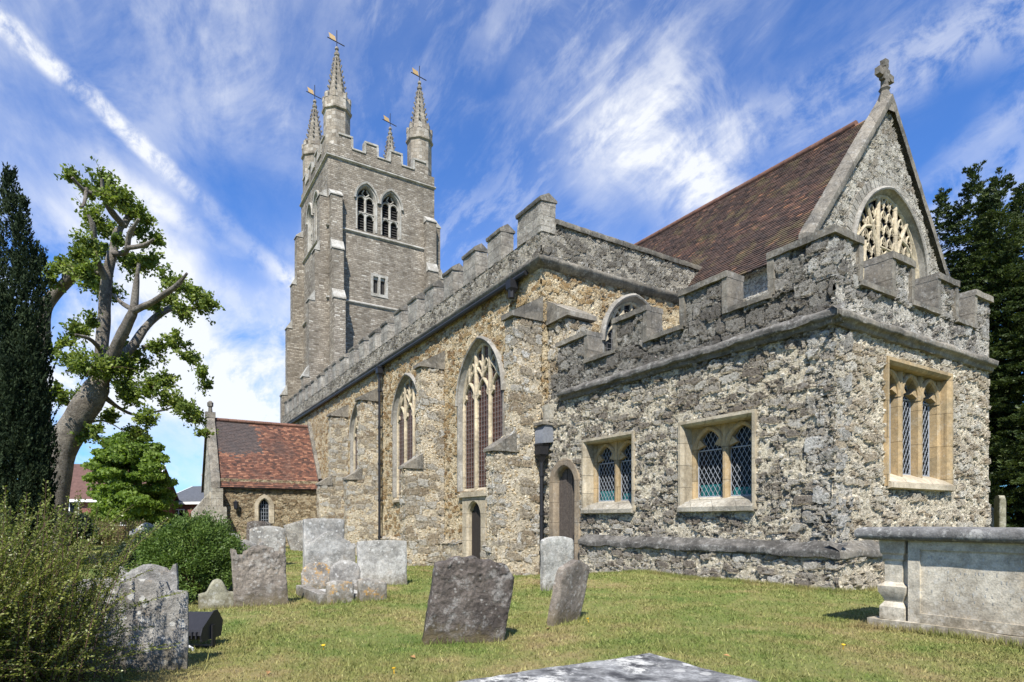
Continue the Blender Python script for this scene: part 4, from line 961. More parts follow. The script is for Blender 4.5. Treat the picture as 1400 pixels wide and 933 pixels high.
# angle buttresses
for sx in (-1, 1):
    for sy in (-1, 1):
        for axn in ('E', 'S'):
            mb = MB(); steps = [(0, 1.9), (12.6, 1.9), (13.4, 1.45), (18.8, 1.45), (19.5, 1.0), (22.9, 1.0), (23.6, .62), (27.4, .62), (27.9, .02)]
            off = TH - 1.0; wd = .92
            if axn == 'E':
                a0 = TC.y + sy * (off + .45) - wd / 2; cst = TC.x + sx * TH; a1 = a0 + wd
                f = lambda u, d, z: (cst + sx * d, u, z)
            else:
                a0 = TC.x + sx * (off + .45) - wd / 2; cst = TC.y + sy * TH; a1 = a0 + wd
                f = lambda u, d, z: (u, cst + sy * d, z)
            mb.grid([[f(u, d, z) for u in np.linspace(a0, a1, 4)] for z, d in steps])
            for u in (a0, a1): mb.grid([[f(u, -.02, z), f(u, d, z)] for z, d in steps])
            o = mb.build('tower_buttress', M['tower'], ch)
            for (z0, d0), (z1, d1) in ((steps[1], steps[2]), (steps[3], steps[4]), (steps[5], steps[6]), (steps[7], steps[8])):
                cm = MB(); cm.grid([[f(u, d, z) for u in (a0 - .05, a1 + .05)] for d, z in ((d0 + .07, z0 - .08), (d0 + .07, z0 + .02), (d1 + .02, z1 + .08))])
                for u in (a0 - .05, a1 + .05): cm.poly([f(u, d, z) for d, z in ((d1, z0 - .08), (d0 + .07, z0 - .08), (d0 + .07, z0 + .02), (d1 + .02, z1 + .08))])
                cm.build('weathering', M['tower_dress'], o)
        # octagonal turret, crocketed spirelet and banner vane
        cx, cy = TC.x + sx * 3.7, TC.y + sy * 3.7
        mb = MB(); r0 = 1.10; mb.oct(cx, cy, [(28, r0 - .02), (34.75, r0 - .02), (34.85, r0 + .12), (35.0, r0 + .14), (35.1, r0 + .04), (35.75, r0 + .05), (35.76, r0 - .2), (35.3, r0 - .3)])
        tu = mb.build('turret', M['turret'], ch)
        mb = MB()
        for k in range(8):
            a = 2 * math.pi * k / 8; rr = (r0 + .04) * math.cos(math.pi / 8) - .1; tx, ty = -math.sin(a), math.cos(a)
            c = Vector((cx + rr * math.cos(a), cy + rr * math.sin(a), 0)); T = Vector((tx, ty, 0)) * .26; Nn = Vector((math.cos(a), math.sin(a), 0)) * .13
            for sgn in (-1, 1):
                cc = c + Vector((tx, ty, 0)) * sgn * .34; T2 = T * .45
                b = [cc - T2 - Nn, cc + T2 - Nn, cc + T2 + Nn, cc - T2 + Nn]
                i = len(mb.v); mb.v += [(p.x, p.y, 35.7) for p in b] + [(p.x, p.y, 36.15) for p in b]
                mb.f += [(i + 4, i + 5, i + 6, i + 7)] + [(i + q, i + (q + 1) % 4, i + 4 + (q + 1) % 4, i + 4 + q) for q in range(4)]
            mb.build('turret_merlon', M['turret'], tu); mb = MB()
        mb = MB(); mb.oct(cx, cy, [(35.2, .92), (36.3, .76), (39.7, .15), (39.8, .22), (39.95, .22), (40.05, .12), (40.2, .1), (40.3, .17), (40.45, .14), (40.55, .04)])
        for k in range(8):
            a = math.pi / 8 + 2 * math.pi * k / 8
            for q in range(8):
                z = 36.2 + q * .45; r = .78 - (z - 36.3) * .18; px, py = cx + (r + .06) * math.cos(a), cy + (r + .06) * math.sin(a); s_ = .085 - .004 * q
                mb.oct(px, py, [(z - .05, s_ * .4), (z + .03, s_), (z + .13, s_ * 1.1), (z + .18, s_ * .4)], 5)
        mb.build('spirelet', M['spire'], tu)
        mb = MB(); mb.tube([(cx, cy, 40.5), (cx, cy, 41.9)], .035, 6)
        va = math.pi / 2 - YAW + .25; dv = Vector((math.cos(va), math.sin(va), 0))
        p = Vector((cx, cy, 41.05)); mb.tube([p + dv * .62 - Vector((0, 0, .35)), p - dv * .75 + Vector((0, 0, .15))], .04, 6)
        mb.build('vane_rod', M['iron'], tu)
        mb = MB(); th_ = Vector((-dv.y, dv.x, 0)) * .02; A = [p - dv * .66 + Vector((0, 0, .58)), p - dv * .56 + Vector((0, 0, .14)), p - dv * .05 + Vector((0, 0, -.12)), p - dv * .14 + Vector((0, 0, .30))]
        i = len(mb.v); mb.v += [tuple(v + th_) for v in A] + [tuple(v - th_) for v in A]
        mb.f += [(i, i + 1, i + 2, i + 3), (i + 7, i + 6, i + 5, i + 4)] + [(i + q, i + 4 + q, i + 4 + (q + 1) % 4, i + (q + 1) % 4) for q in range(4)]
        mb.build('vane_banner', M['gilt'], tu)
# nave roof low behind the parapets, nave body
mb = MB(); mb.box(-49.0, XW, 14.8, 21.4, 0, 8.6); mb.build('nave_wall', M['gable'], ch)
mb = MB(); mb.quad((-49.0, 14.6, 8.7), (XW, 14.6, 8.7), (XW, 18.1, 9.3), (-49.0, 18.1, 9.3)); mb.quad((-49.0, 18.1, 9.3), (XW, 18.1, 9.3), (XW, 21.6, 8.7), (-49.0, 21.6, 8.7)); mb.build('nave_roof', M['lead'], ch)

# ---- south porch
PE, PS, PRX, PRZ = -34.4, 3.25, -37.0, 6.62
PEV = 3.05; phw = PE - PRX
pw = (5.72, .9, 1.78, .42, .25)
mb = MB(); sheet(mb, 'E', PE, PS, NA, -1, PEV + .2, .05, [arch_hole(pw[0], pw[4] + .12, pw[1], pw[2], pw[3] + .12)]); mb.build('porch_wall', M['porch'], ch, True, 180)
mb = MB(); band(mb, 'E', PE, arch_path(pw[0], pw[4], pw[1], pw[2], pw[3], 8), [(.24, -.04), (.24, .05), (.06, .05), (0, -.02), (0, -.25)]); wn = mb.build('window', M['ashlar'], ch)
mb = MB(); mb.quad((PE - .2, pw[0] - .3, .85), (PE - .2, pw[0] + .3, .85), (PE - .2, pw[0] + .3, 2.3), (PE - .2, pw[0] - .3, 2.3)); mb.build('pane', M['glass'], wn)
mb = MB(); lattice(mb, 'E', PE, pw[0] - .25, pw[0] + .25, .9, 2.1, -.17, .12, .2, .012, None, False); mb.build('wire_guard', M['leadcame'], wn)
mb = MB(); mb.poly([(PE, PS, -1), (PE, PS, PEV + .2), (PRX, PS, PRZ), (2 * PRX - PE, PS, PEV + .2), (2 * PRX - PE, PS, -1)]); mb.quad((2 * PRX - PE, PS, -1), (2 * PRX - PE, NA, -1), (2 * PRX - PE, NA, PEV + .2), (2 * PRX - PE, PS, PEV + .2)); mb.build('porch_gable_wall', M['quoin'], ch)
rs_ = Vector((PRX - PE, 0, PRZ - PEV)); rl = rs_.length; rs_.normalize(); eav = .32
mb = MB(); p0 = Vector((PE, PS + .1, PEV)) - rs_ * eav
tiled(mb, p0, Vector((0, 1, 0)), rs_, int((NA - PS - .1) / .17), int((rl + eav) / .11), .17, .11, rnd)
mb.build('porch_roof', M['roof_p'], ch)
mb = MB(); q0 = p0 - Vector((0, 0, .03)); mb.quad(q0, q0 + Vector((0, NA - PS - .1, 0)), Vector((PRX, NA, PRZ - .03)), Vector((PRX, PS + .1, PRZ - .03)))
mb.quad((2 * PRX - p0.x, PS, p0.z), (2 * PRX - p0.x, NA, p0.z), (PRX, NA, PRZ - .03), (PRX, PS, PRZ - .03)); mb.box(PE - .02, PE + .17, PS + .1, NA, PEV - .32, PEV - .18); mb.build('roof_underlay', M['wood_dark'], ch)
mb = MB()
for i in range(12): mb.tube([(PRX, PS + .1 + i * .455, PRZ + .04), (PRX, PS + .1 + i * .455 + .44, PRZ + .045)], .11, 8)
mb.build('ridge_tile', M['ridge'], ch, True, 50)
mb = MB()
for s_ in (1, -1):
    rows = []
    for (dy, up) in ((-.12, -.1), (-.12, .2), (.0, .26), (.3, .26), (.3, -.05)):
        rows.append([(PRX + s_ * (phw + .25) * (1 - j / 10), PS + dy, PEV - .25 + up + (PRZ - PEV + .32) * j / 10) for j in range(11)])
    mb.grid(rows, s_ < 0); mb.poly([r[0] for r in rows]); mb.build('porch_coping', M['coping'], ch); mb = MB()
mb = MB(); mb.box(PRX - .2, PRX + .2, PS - .15, PS + .35, PRZ + .1, PRZ + .42); mb.oct(PRX, PS + .1, [(PRZ + .4, .12), (PRZ + .7, .09), (PRZ + .75, .15), (PRZ + .95, .16), (PRZ + 1.05, .06)], 6); mb.build('porch_finial', M['coping'], ch)
mb = MB()                                     # flashing kerb where the porch roof meets the aisle
mb.grid([[(PE + .1 - (phw) * j / 8, NA - d, PEV + .12 + (PRZ - PEV) * j / 8 + u_) for j in range(9)] for d, u_ in ((.0, .25), (.2, .22), (.2, .0))]); mb.build('flashing', M['coping'], ch)
mb = MB(); mb.rbox(PE - .3, PE + .75, PS - .35, PS + .55, -.8, 1.75, .15, .02); mb.rbox(PE - .3, PE + .95, PS - .55, PS + .75, -.8, .35, .15, .02); mb.rbox(PE - .3, PE + .55, PS - .1, PS + .4, 1.75, 2.7, .12, .02)
mb.prism([(PS - .95, -.8), (PS - .1, -.8), (PS - .1, 2.6), (PS - .4, 2.2), (PS - .95, 1.5)], PE - .75, PE + .1, 'x'); mb.build('porch_buttress', M['quoin'], ch, True, 45)
mb = MB(); mb.oct(PE + .2, 4.3, [(1.62, .06), (1.68, .1), (1.95, .13), (2.02, .15), (2.08, .05)], 6); mb.tube([(PE, 4.3, 2.1), (PE + .2, 4.3, 2.1)], .02, 6); mb.build('wall_lamp', M['black'], ch)

# ------------------------------------------------------------------ gravestones
GR = 'gravestones in the churchyard'
def headstone(label, u, Z, w_, h, m, top='round', th=.09, yaw=0., lean=0., side=0., wear=.008, sink=.25, name='gravestone', relief=0., cat='gravestone'):
    """one slab: local y is its width (north), local x its thickness (east), lean tips it back, side tips it along its width"""
    p = at(u, Z); mb = MB(); dq = .010 if relief else .022
    nx, nz = max(14, int(w_ / dq)), max(14, int((h + sink) / (dq * 1.3)))
    def top_h(s):                              # s in -1..1
        a = abs(s)
        if top == 'round': return -.16 * w_ * (1 - math.sqrt(max(0, 1 - a * a * .92)))
        if top == 'arch': return -.42 * w_ * (1 - math.sqrt(max(0, 1 - a * a * .99)))
        if top == 'flat': return -.03 * w_ * a ** 4
        if top == 'tilted': return -.01 * w_ * max(0, -s) ** 2 - .085 * w_ * max(0, s + .1) ** 2 if s < .68 else -.125 * w_ - .05 * w_ * (s - .68)
        if top == 'shoulder':
            return (-.10 * w_ * (1 - math.sqrt(max(0, 1 - (a / .74) ** 2 * .9))) if a < .72 else -.155 * w_ - (.035 * w_ if a > .76 else 0.))
        if top == 'scroll': return -.10 * w_ * (1 - math.cos(a * math.pi * 1.5)) * .5 - (.06 * w_ if .58 < a < .8 else 0) + (.02 * w_ if a > .82 else 0)
        if top == 'ogee': return -.2 * w_ * (1 - math.cos(min(1, a / .8) * math.pi)) * .5 - (.05 * w_ if a > .82 else 0)
        if top == 'knob': return -.06 * w_ * (a / .3) ** 2 if a < .3 else -.10 * w_ - .30 * w_ * (.5 - .5 * math.cos(min(1, (a - .3) / .34) * math.pi)) - .03 * w_ * max(0, a - .8) / .2
        if top == 'broken': return -.06 * w_ * a - .012 * w_ * math.sin(s * 7.2 + .6) - .012 * w_ * math.sin(s * 15) - (.10 * w_ * max(0, (a - .66) / .34) ** 1.3)
        if top == 'slant': return -.16 * w_ * (s + 1) / 2 - .1 * w_ * a ** 4
        if top == 'skewed': return -.30 * w_ * max(0, -s - .05) - .10 * w_ * max(0, s) ** 1.5
        return 0.
    seed = Vector((u * .13, Z * 1.7, w_ * 5))
    rows = {}
    for sd in (1, -1):
        G = []
        for k in range(nz + 1):
            r = []
            for j in range(nx + 1):
                s = -1 + 2 * j / nx; f = k / nz; z = -sink + (h + sink + top_h(s)) * f
                q = Vector((sd * th / 2, s * w_ / 2, z)); nv = noise.noise_vector(q * 6 + seed) * wear + noise.noise_vector(q * 22 + seed) * wear * .45
                if relief and sd > 0: q.x += relief * (.55 * noise.noise(Vector((q.y * 12, q.z * 12, u))) + .7 * noise.noise(Vector((q.y * 30, q.z * 26, u))) + .4 * noise.noise(Vector((q.y * 60, q.z * 55, u)))) * min(1., max(0., f * 1.4 - .35))
                edge = max(0, abs(s) - .94) / .06; q.x *= 1 - .25 * edge; q.x *= 1 - .2 * max(0, (f - .96) / .04)
                r.append(q + nv)
            G.append(r)
        rows[sd] = G
    mb.grid([[tuple(v) for v in r] for r in rows[1]]); mb.grid([[tuple(v) for v in r] for r in rows[-1]], True)
    A, B = rows[1], rows[-1]
    mb.grid([[tuple(r[0]) for r in A], [tuple(r[0]) for r in B]], False); mb.grid([[tuple(r[-1]) for r in A], [tuple(r[-1]) for r in B]], True); mb.grid([[tuple(v) for v in A[-1]], [tuple(v) for v in B[-1]]], False)
    o = mb.build(name, m, None, True, 55, weld=True)
    o.location = (p.x, p.y, g1(p)); o.rotation_euler = (R(-side), R(lean), R(yaw))
    tag(o, label, cat, GR); return o
# label, bearing, distance, width, height, stone, top ...
headstone('big grey round-topped headstone in the left foreground, dappled by the shrub in front of it', 172, 4.15, .76, .655, M['gs_grey'], 'tilted', .085, -10, 0, 0)
headstone('pale mottled headstone peeping up right behind the big foreground headstone', 207, 5.05, .42, .70, M['gs_grey'], 'scroll', .09, -10, -3, -2)
headstone('dark eroded headstone tilting right in the middle foreground, broken top with carved relief', 633, 5.30, .72, .76, M['gs_dark'], 'broken', .13, -14, 4, 9, .009, relief=.020)
headstone('small grey headstone leaning right, skewed pointed top and orange lichen down its edge', 770, 6.2, .47, .66, M['gs_brown'], 'skewed', .10, 16, 6, 11, .008)
headstone('pale whitish headstone standing upright right behind the small leaning one, by the vestry door', 762, 9.0, .56, .80, M['gs_pale'], 'round', .10, 0, 0, 0)
headstone('wide pale flat-topped headstone standing alone in front of the black downpipe', 523, 9.7, .80, .72, M['gs_pale'], 'flat', .11, -4, -2, 0)
headstone('tall pale lichen-spotted headstone at the back of the grave cluster', 443, 10.2, .68, 1.08, M['gs_pale'], 'flat', .11, 0, 0, 0)
headstone('tall pale round-topped headstone in the grave cluster, just before the tallest one', 451, 9.6, .80, .86, M['gs_pale'], 'ogee', .1, 0, 0, 0)
headstone('low arched headstone with an orange lichen patch, left of the pair by the kerbed grave', 433, 8.85, .43, .44, M['gs_orange'], 'arch', .1, -4, -4, 0)
headstone('low arched grey headstone, right of the pair at the head of the kerbed grave', 471, 9.0, .46, .46, M['gs_grey'], 'arch', .1, -4, -4, 2)
headstone('low rounded footstone blotched orange and white, at the near end of the kerbed grave', 464, 7.55, .33, .28, M['gs_orange'], 'round', .12, 0, 0, 3)
headstone('square stubby footstone blotched with orange and white lichen, right of the kerbed grave', 509, 7.75, .36, .31, M['gs_orange'], 'slant', .11, 0, 0, -2)
headstone('broad brown-grey headstone with rough pitted face and wavy top, right of the round bush', 358, 7.4, .62, .75, M['gs_brown'], 'scroll', .09, -4, -4, -3, .012, relief=.02)
headstone('smooth pale grey headstone standing behind the broad brown one', 366, 14., .78, .92, M['gs_grey'], 'round', .12, -4, -2, 0)
headstone('dark weathered headstone top showing just behind the smooth pale grey one', 352, 16.5, .62, 1.02, M['gs_dark'], 'round', .14, 0, 0, 3)
headstone('scroll-topped grey headstone half hidden between round bush and broad brown headstone', 328, 8.7, .52, .80, M['gs_grey'], 'scroll', .09, 0, 3, 4)
headstone('plain grey headstone leaning left, top showing over the right of the round bush', 312, 13.5, .55, .80, M['gs_grey'], 'slant', .12, 0, 0, -3)
headstone('small mossy knob-topped headstone at the foot of the round bush', 297, 7.2, .40, .35, M['gs_moss'], 'knob', .11, -4, 0, 0)
headstone('dark grey headstone tilting sharply left in front of the porch wall', 416, 24., .95, 1.25, M['gs_grey'], 'flat', .14, 0, 0, -16)
headstone('far pale headstone with rounded shoulder beyond the dark spreading juniper', 203, 19., .95, .98, M['gs_pale'], 'ogee', .14, -15, 0, -3)
headstone('low far grey headstone in front of the porch buttress, above the round bush', 284, 22., .85, .95, M['gs_grey'], 'arch', .14, -10, 0, 0)
headstone('far pale flat-topped headstone to the left of the porch buttress', 243, 24., 1.0, .92, M['gs_pale'], 'flat', .14, -12, 0, 2)
headstone('lichened greenish headstone with stepped top beside the vestry corner under the dark yew', 1367, 15., .43, 1.66, M['gs_moss'], 'shoulder', .14, 35, 0, 0)
headstone('little grey headstone at the left foot of the greenish stepped one under the yew', 1353, 15.4, .2, 1.36, M['gs_grey'], 'round', .14, 35, 0, 0)

# kerbed grave: ledger between the low pair and the footstones
p = at(462, 8.2); kg = empty('kerbed_grave', (p.x, p.y, g1(p)), 'low stone kerb and sunken ledger between the arched headstones and orange footstones', 'grave kerb')
mb = MB(); mb.rbox(-.62, .66, -.42, -.28, -.2, .13, .07, .008); mb.rbox(-.62, .66, .30, .42, -.2, .12, .07, .008); mb.rbox(.52, .66, -.28, .30, -.2, .10, .07, .008); mb.build('kerb', M['gs_grey'], kg, True, 45, world=False)
mb = MB(); mb.rbox(-.6, .52, -.28, .30, -.2, .06, .1, .008); mb.build('ledger', M['concrete'], kg, True, 45, world=False)

# chest tomb on the right
p = at(1186, 5.9); ct = empty('chest_tomb', (p.x, p.y, 0), 'big pale chest tomb with dark overhanging slab and recessed panel, on the right', 'tomb')
LT, WT = 2.2, .95
mb = MB(); mb.rbox(0, LT, 0, WT, -.3, .10, .12, .015); mb.build('plinth', M['tomb'], ct, True, 45, world=False)
mb = MB(); x0, x1, y0, y1 = .34, LT - .34, .055, WT - .055
mb.box(x0, x1, y0 + .025, y1 - .025, .1, .86)
for (a, b, c, d) in ((x0, x0 + .10, .1, .86), (x1 - .1, x1, .1, .86), (x0 + .1, x1 - .1, .1, .19), (x0 + .1, x1 - .1, .78, .86)):
    mb.box(a, b, y0, y0 + .027, c, d); mb.box(a, b, y1 - .027, y1, c, d)
for s_ in range(1): mb.box(x0 - .2, x0, y0 + .06, y1 - .06, .1, .86); mb.box(x1, x1 + .2, y0 + .06, y1 - .06, .1, .86)
mb.build('chest', M['tomb'], ct, world=False)
prof = [(.10, .115), (.10, .12), (.22, .12), (.25, .10), (.27, .085), (.31, .10), (.36, .13), (.42, .135), (.44, .10), (.46, .085), (.66, .085), (.68, .10), (.72, .10), (.74, .115), (.86, .125)]
for (cx, cy) in ((.20, .16), (LT - .2, .16), (.20, WT - .16), (LT - .2, WT - .16)):
    mb = MB(); mb.oct(cx, cy, [(z, r * 1.32) for z, r in prof], 4, math.pi / 4); mb.build('corner_baluster', M['tomb'], ct, True, 30, world=False)
mb = MB(); ov = .17; rows = []
zs_ = [(-.02, .862), (.0, .862), (.06, .88), (.075, .91), (.07, .95), (.045, .975), (0, .985)]
for o_, z in zs_:
    a, b, c, d = -.03 - o_, LT + .03 + o_, .0 - o_ * .7, WT + o_ * .7
    ring = []
    for (q0, q1) in (((a, c), (b, c)), ((b, c), (b, d)), ((b, d), (a, d)), ((a, d), (a, c))):
        for k in range(24): ring.append(tuple(Vector((q0[0] + (q1[0] - q0[0]) * k / 24, q0[1] + (q1[1] - q0[1]) * k / 24, z)) + noise.noise_vector(Vector((q0[0] * 3 + k * .3, q0[1] * 3, z * 9))) * .005))
    rows.append(ring + [ring[0]])
mb.grid(rows); mb.poly(rows[-1][:-1]); mb.poly(rows[0][:-1][::-1]); mb.build('top_slab', M['tomb_slab'], ct, True, 60, world=False)
# faint worn lines of cut lettering on the recessed panel are too eroded to read: shallow nicks only
mb = MB(); rl_ = random.Random(8)
for r in range(7):
    x = x0 + .16
    while x < x1 - .18:
        if rl_.random() < .34: mb.box(x, x + rl_.uniform(.004, .010), y0 + .0225, y0 + .0255, .70 - r * .062 + rl_.uniform(-.004, .004), .70 - r * .062 + rl_.uniform(.012, .030))
        x += rl_.uniform(.022, .04)
wi = mb.build('worn_inscription', M['concrete'], ct, world=False); wi['kind'] = 'stuff'

# near slab at the bottom of the frame
def slab_pt(u, v, z): Z = 820 * (HC - z) / (v - 712); return at(u, Z)
q = slab_pt(888, 893, .56)
ft = empty('ledger_tomb', (q.x, q.y, 0), 'low tomb with a flat white and grey lichened slab, nearest the camera', 'tomb', rz=R(-1.5))
mb = MB(); mb.rbox(0, 1.9, -.95, 0, .46, .56, .035, .006, 7); mb.build('top_slab', M['slab'], ft, True, 50, world=False)
mb = MB(); mb.rbox(.1, 1.8, -.85, -.1, -.2, .46, .1, .01); mb.build('chest', M['tomb'], ft, True, 45, world=False)

# floodlight
p = at(264, 4.95); fl = empty('floodlight', (p.x, p.y, g1(p)), 'black ground floodlight on a low bracket behind the big foreground headstone', 'floodlight', rz=math.pi / 2 - YAW - .05)
mb = MB(); pr = [(-.11, .085), (-.145, .125), (-.13, .17), (.03, .285), (.075, .285), (.15, .20), (.13, .09)]
mb.prism(pr, -.20, .15, 'x'); mb.build('housing', M['black'], fl, world=False)
mb = MB()                                      # end plates and the cooling ribs under the sloping back
for x_ in (-.212, .15): mb.prism([(-.15, .075), (-.165, .13), (-.14, .185), (.03, .302), (.085, .302), (.17, .20), (.14, .075)], x_, x_ + .012, 'x')
for k in range(9): mb.box(-.17 + k * .035, -.16 + k * .035, -.158, -.135, .10, .155)
mb.build('end_plate', M['black'], fl, world=False)
mb = MB(); mb.box(.165, .175, -.02, .03, -.04, .19); mb.box(-.225, -.215, -.02, .03, -.04, .19); mb.box(-.225, .175, -.03, .04, .0, .02); mb.build('bracket', M['iron'], fl, world=False)
mb = MB(); mb.rbox(-.16, -.08, -.16, -.08, -.05, .055, .04, .004); mb.build('junction_box', M['concrete'], fl, world=False)
mb = MB(); mb.tube([(-.08, -.12, .03), (-.02, -.15, .045), (.04, -.16, .055), (.09, -.16, .03), (.09, -.14, -.02)], .010, 6); mb.build('cable', M['cable'], fl, True, world=False)

# ------------------------------------------------------------------ foliage
rng = np.random.default_rng(5)
def unit(v): return v / np.maximum(1e-9, np.linalg.norm(v, axis=-1, keepdims=True))
def leaves(C, A, L, Wd, curl=.25):             # diamond leaves: centres, axes, lengths, widths
    n = len(C); A = unit(A); r = unit(rng.normal(size=(n, 3))); B = unit(np.cross(A, r)); Nn = np.cross(A, B)
    L = np.broadcast_to(np.asarray(L, float), (n,))[:, None]; Wd = np.broadcast_to(np.asarray(Wd, float), (n,))[:, None]
    V = np.stack([C - A * L / 2, C + B * Wd / 2 + Nn * Wd * curl, C + A * L / 2, C - B * Wd / 2 + Nn * Wd * curl], 1).reshape(-1, 3)
    return V, np.arange(4 * n).reshape(n, 4)
def sphere(n): return unit(rng.normal(size=(n, 3)))
def foliage(name, C, A, L, Wd, m, parent): V, F = leaves(C, A, L, Wd); return npmesh(name, V, F, m, parent)
def P3(u, v, Z, dz=0.): q_ = at(u, Z + dz); return Vector((q_.x, q_.y, HC + (712 - v) / 820 * (Z + dz)))
def smooth_poly(pts, k=4):
    out = []
    for i in range(len(pts) - 1):
        p0, p1, p2, p3 = pts[max(i - 1, 0)], pts[i], pts[i + 1], pts[min(i + 2, len(pts) - 1)]
        for j in range(k):
            s_ = j / k; out.append(.5 * ((2 * p1) + (p2 - p0) * s_ + (2 * p0 - 5 * p1 + 4 * p2 - p3) * s_ ** 2 + (3 * p1 - p0 - 3 * p2 + p3) * s_ ** 3))
    out.append(pts[-1]); return out

# --- pollarded tree
TZ = 20.
b = P3(68, 712, TZ); tr = empty('pollarded_tree', (b.x, b.y, g1(b)), 'tall pollarded tree with thick bare grey limbs and tufts of leaves, left of the porch', 'tree')
LIMBS = [
 [(66, 770, 30, 0), (68, 700, 29, 0), (74, 650, 26, 0), (88, 605, 24, 0), (108, 568, 23, 0), (127, 538, 22, 0), (140, 505, 19, 0)],
 [(138, 520, 17, 0), (140, 470, 14, 0), (141, 425, 13, 0), (145, 388, 12, 0), (152, 348, 10, 0), (158, 322, 9, .2), (167, 308, 8, .3)],
 [(167, 310, 8, .3), (178, 288, 6, .6), (171, 268, 5, .8)], [(166, 309, 8, .3), (152, 290, 7, -.3), (143, 270, 6, -.6), (141, 246, 4, -.8)],
 [(146, 385, 9, 0), (133, 350, 7, -.6), (128, 312, 6, -1), (120, 294, 4, -1.2)], [(143, 266, 5, -.6), (118, 262, 4.5, -.9), (98, 244, 4, -1.3)],
 [(153, 345, 7, 0), (172, 345, 5.5, -.6), (177, 318, 5.5, -.9), (190, 300, 4, -1.2)], [(176, 338, 5, -.8), (195, 334, 4.5, -1), (212, 326, 3.5, -1.2)],
 [(70, 640, 22, .5), (58, 570, 15, 1.0), (55, 500, 12, 1.2), (62, 434, 11, 1), (76, 404, 10, .9), (96, 381, 9.5, .7), (120, 368, 8, .5), (137, 374, 6, .5)],
 [(140, 515, 16, 0), (150, 497, 14, -.2), (165, 465, 12, -.5), (178, 440, 11, -.7), (186, 424, 9, -.8), (188, 395, 6.5, -.9), (191, 362, 4.5, -1)],
 [(150, 500, 13, .2), (178, 478, 11, .6), (195, 452, 9, 1), (216, 432, 8, 1.3), (240, 419, 7, 1.6), (262, 422, 5.5, 1.8), (284, 414, 3.5, 2)],
 [(186, 426, 8, -.8), (206, 416, 6, -1.2), (226, 400, 6, -1.5), (241, 388, 5, -1.7), (252, 374, 3.5, -1.9)], [(196, 474, 5, .8), (222, 470, 4, 1.3), (244, 466, 3, 1.7), (262, 492, 2, 2), (284, 520, 1.2, 2.2)],
 [(138, 540, 7, .2), (163, 558, 4, .8), (190, 568, 3, 1.3), (222, 562, 2.3, 1.8), (256, 556, 1.5, 2.2), (282, 590, 1, 2.5)], [(186, 424, 6, -.8), (170, 416, 5, -.3), (153, 402, 4, 0)],
 [(140, 480, 6, 0), (120, 462, 4, -1), (104, 455, 3, -1.5)], [(118, 258, 4, -.9), (112, 280, 3, -1.2), (108, 283, 2.5, -1.4)], [(86, 610, 8, .3), (110, 585, 4, 1), (140, 575, 2.5, 1.6), (170, 590, 1.4, 2)],
]
mb = MB(); tips = []
for L in LIMBS:
    pts = smooth_poly([P3(u, v, TZ, dz) for u, v, r, dz in L]); rad = []
    for i in range(len(pts)):
        f = i / 4; k = min(int(f), len(L) - 2); rad.append(.80 * (L[k][2] + (L[k + 1][2] - L[k][2]) * (f - k)) / 820 * TZ * (.74 if L[0][2] < 18 else .95) * (1 if i < len(pts) - 3 else .75) * (1 + .035 * math.sin(i * 1.3 + L[0][0])))
    pts = [p_ + noise.noise_vector(p_ * .8) * .10 for p_ in pts]
    mb.tube(pts, rad, 12); tips.append((pts, rad))
mb.build('trunk', M['bark'], tr, True, 80)
TUFT = [(118, 262, 13), (100, 245, 10), (140, 248, 15), (150, 268, 14), (130, 300, 17), (145, 315, 13), (124, 340, 17), (110, 350, 10), (170, 275, 13), (180, 290, 14), (195, 300, 13), (212, 328, 12), (190, 320, 10), (175, 360, 15), (208, 358, 15), (190, 365, 12), (104, 365, 17), (130, 386, 22), (147, 400, 15), (118, 375, 14), (68, 380, 12), (82, 368, 13), (240, 388, 15), (262, 400, 13), (275, 415, 15), (286, 418, 9), (252, 428, 13), (210, 420, 9), (125, 440, 9), (116, 455, 9), (103, 455, 13), (125, 502, 24), (150, 505, 20), (98, 496, 14), (172, 505, 14), (188, 495, 18), (215, 475, 13), (240, 468, 13), (260, 490, 11), (275, 510, 9), (283, 526, 7), (205, 532, 17), (226, 522, 13), (180, 545, 15), (232, 548, 15), (252, 562, 13), (270, 572, 11), (281, 592, 7), (200, 572, 14), (186, 592, 11), (168, 528, 14), (85, 545, 10), (110, 540, 9), (76, 535, 9), (72, 480, 8), (140, 345, 9), (160, 330, 8), (230, 410, 9), (150, 570, 10), (130, 590, 10), (112, 600, 9), (90, 470, 8), (165, 470, 9)]
C = []; A = []; tw = MB()
for (u, v, r) in TUFT:
    c = np.array(P3(u, v, TZ, rng.uniform(-1.4, 1.4))); rr = r / 820 * TZ
    for _ in range(max(4, int(r * 1.4))):        # each tuft is a bunch of leafy shoots
        d = sphere(1)[0]; d[2] = d[2] * .8 + .25; base = c + sphere(1)[0] * rr * .5; n = 26
        s_ = rng.uniform(0, 1, n)[:, None]; C.append(base + d * s_ * rr * 1.0 + rng.normal(size=(n, 3)) * rr * .17); A.append(d + rng.normal(size=(n, 3)) * .8)
    for _ in range(4): # fine leafy twigs that stick out of the bunch
        d = unit(sphere(1)[0] + np.array([0, 0, .15 if v < 470 else -.35])); l1 = rr * rng.uniform(1.2, 2.1); q0 = c + sphere(1)[0] * rr * .3; q1 = q0 + d * l1 * .55; q2 = q0 + d * l1 + np.array([0, 0, -.12 * l1])
        tw.tube([tuple(q0), tuple(q1), tuple(q2)], [.014, .009, .003], 4, False); n = 14; s_ = rng.uniform(.3, 1.05, n)[:, None]; C.append(q0 + (q2 - q0) * s_ + rng.normal(size=(n, 3)) * .07); A.append(d + rng.normal(size=(n, 3)) * .9)
tw.build('sprays', M['twig'], tr)
C = np.concatenate(C); A = np.concatenate(A)
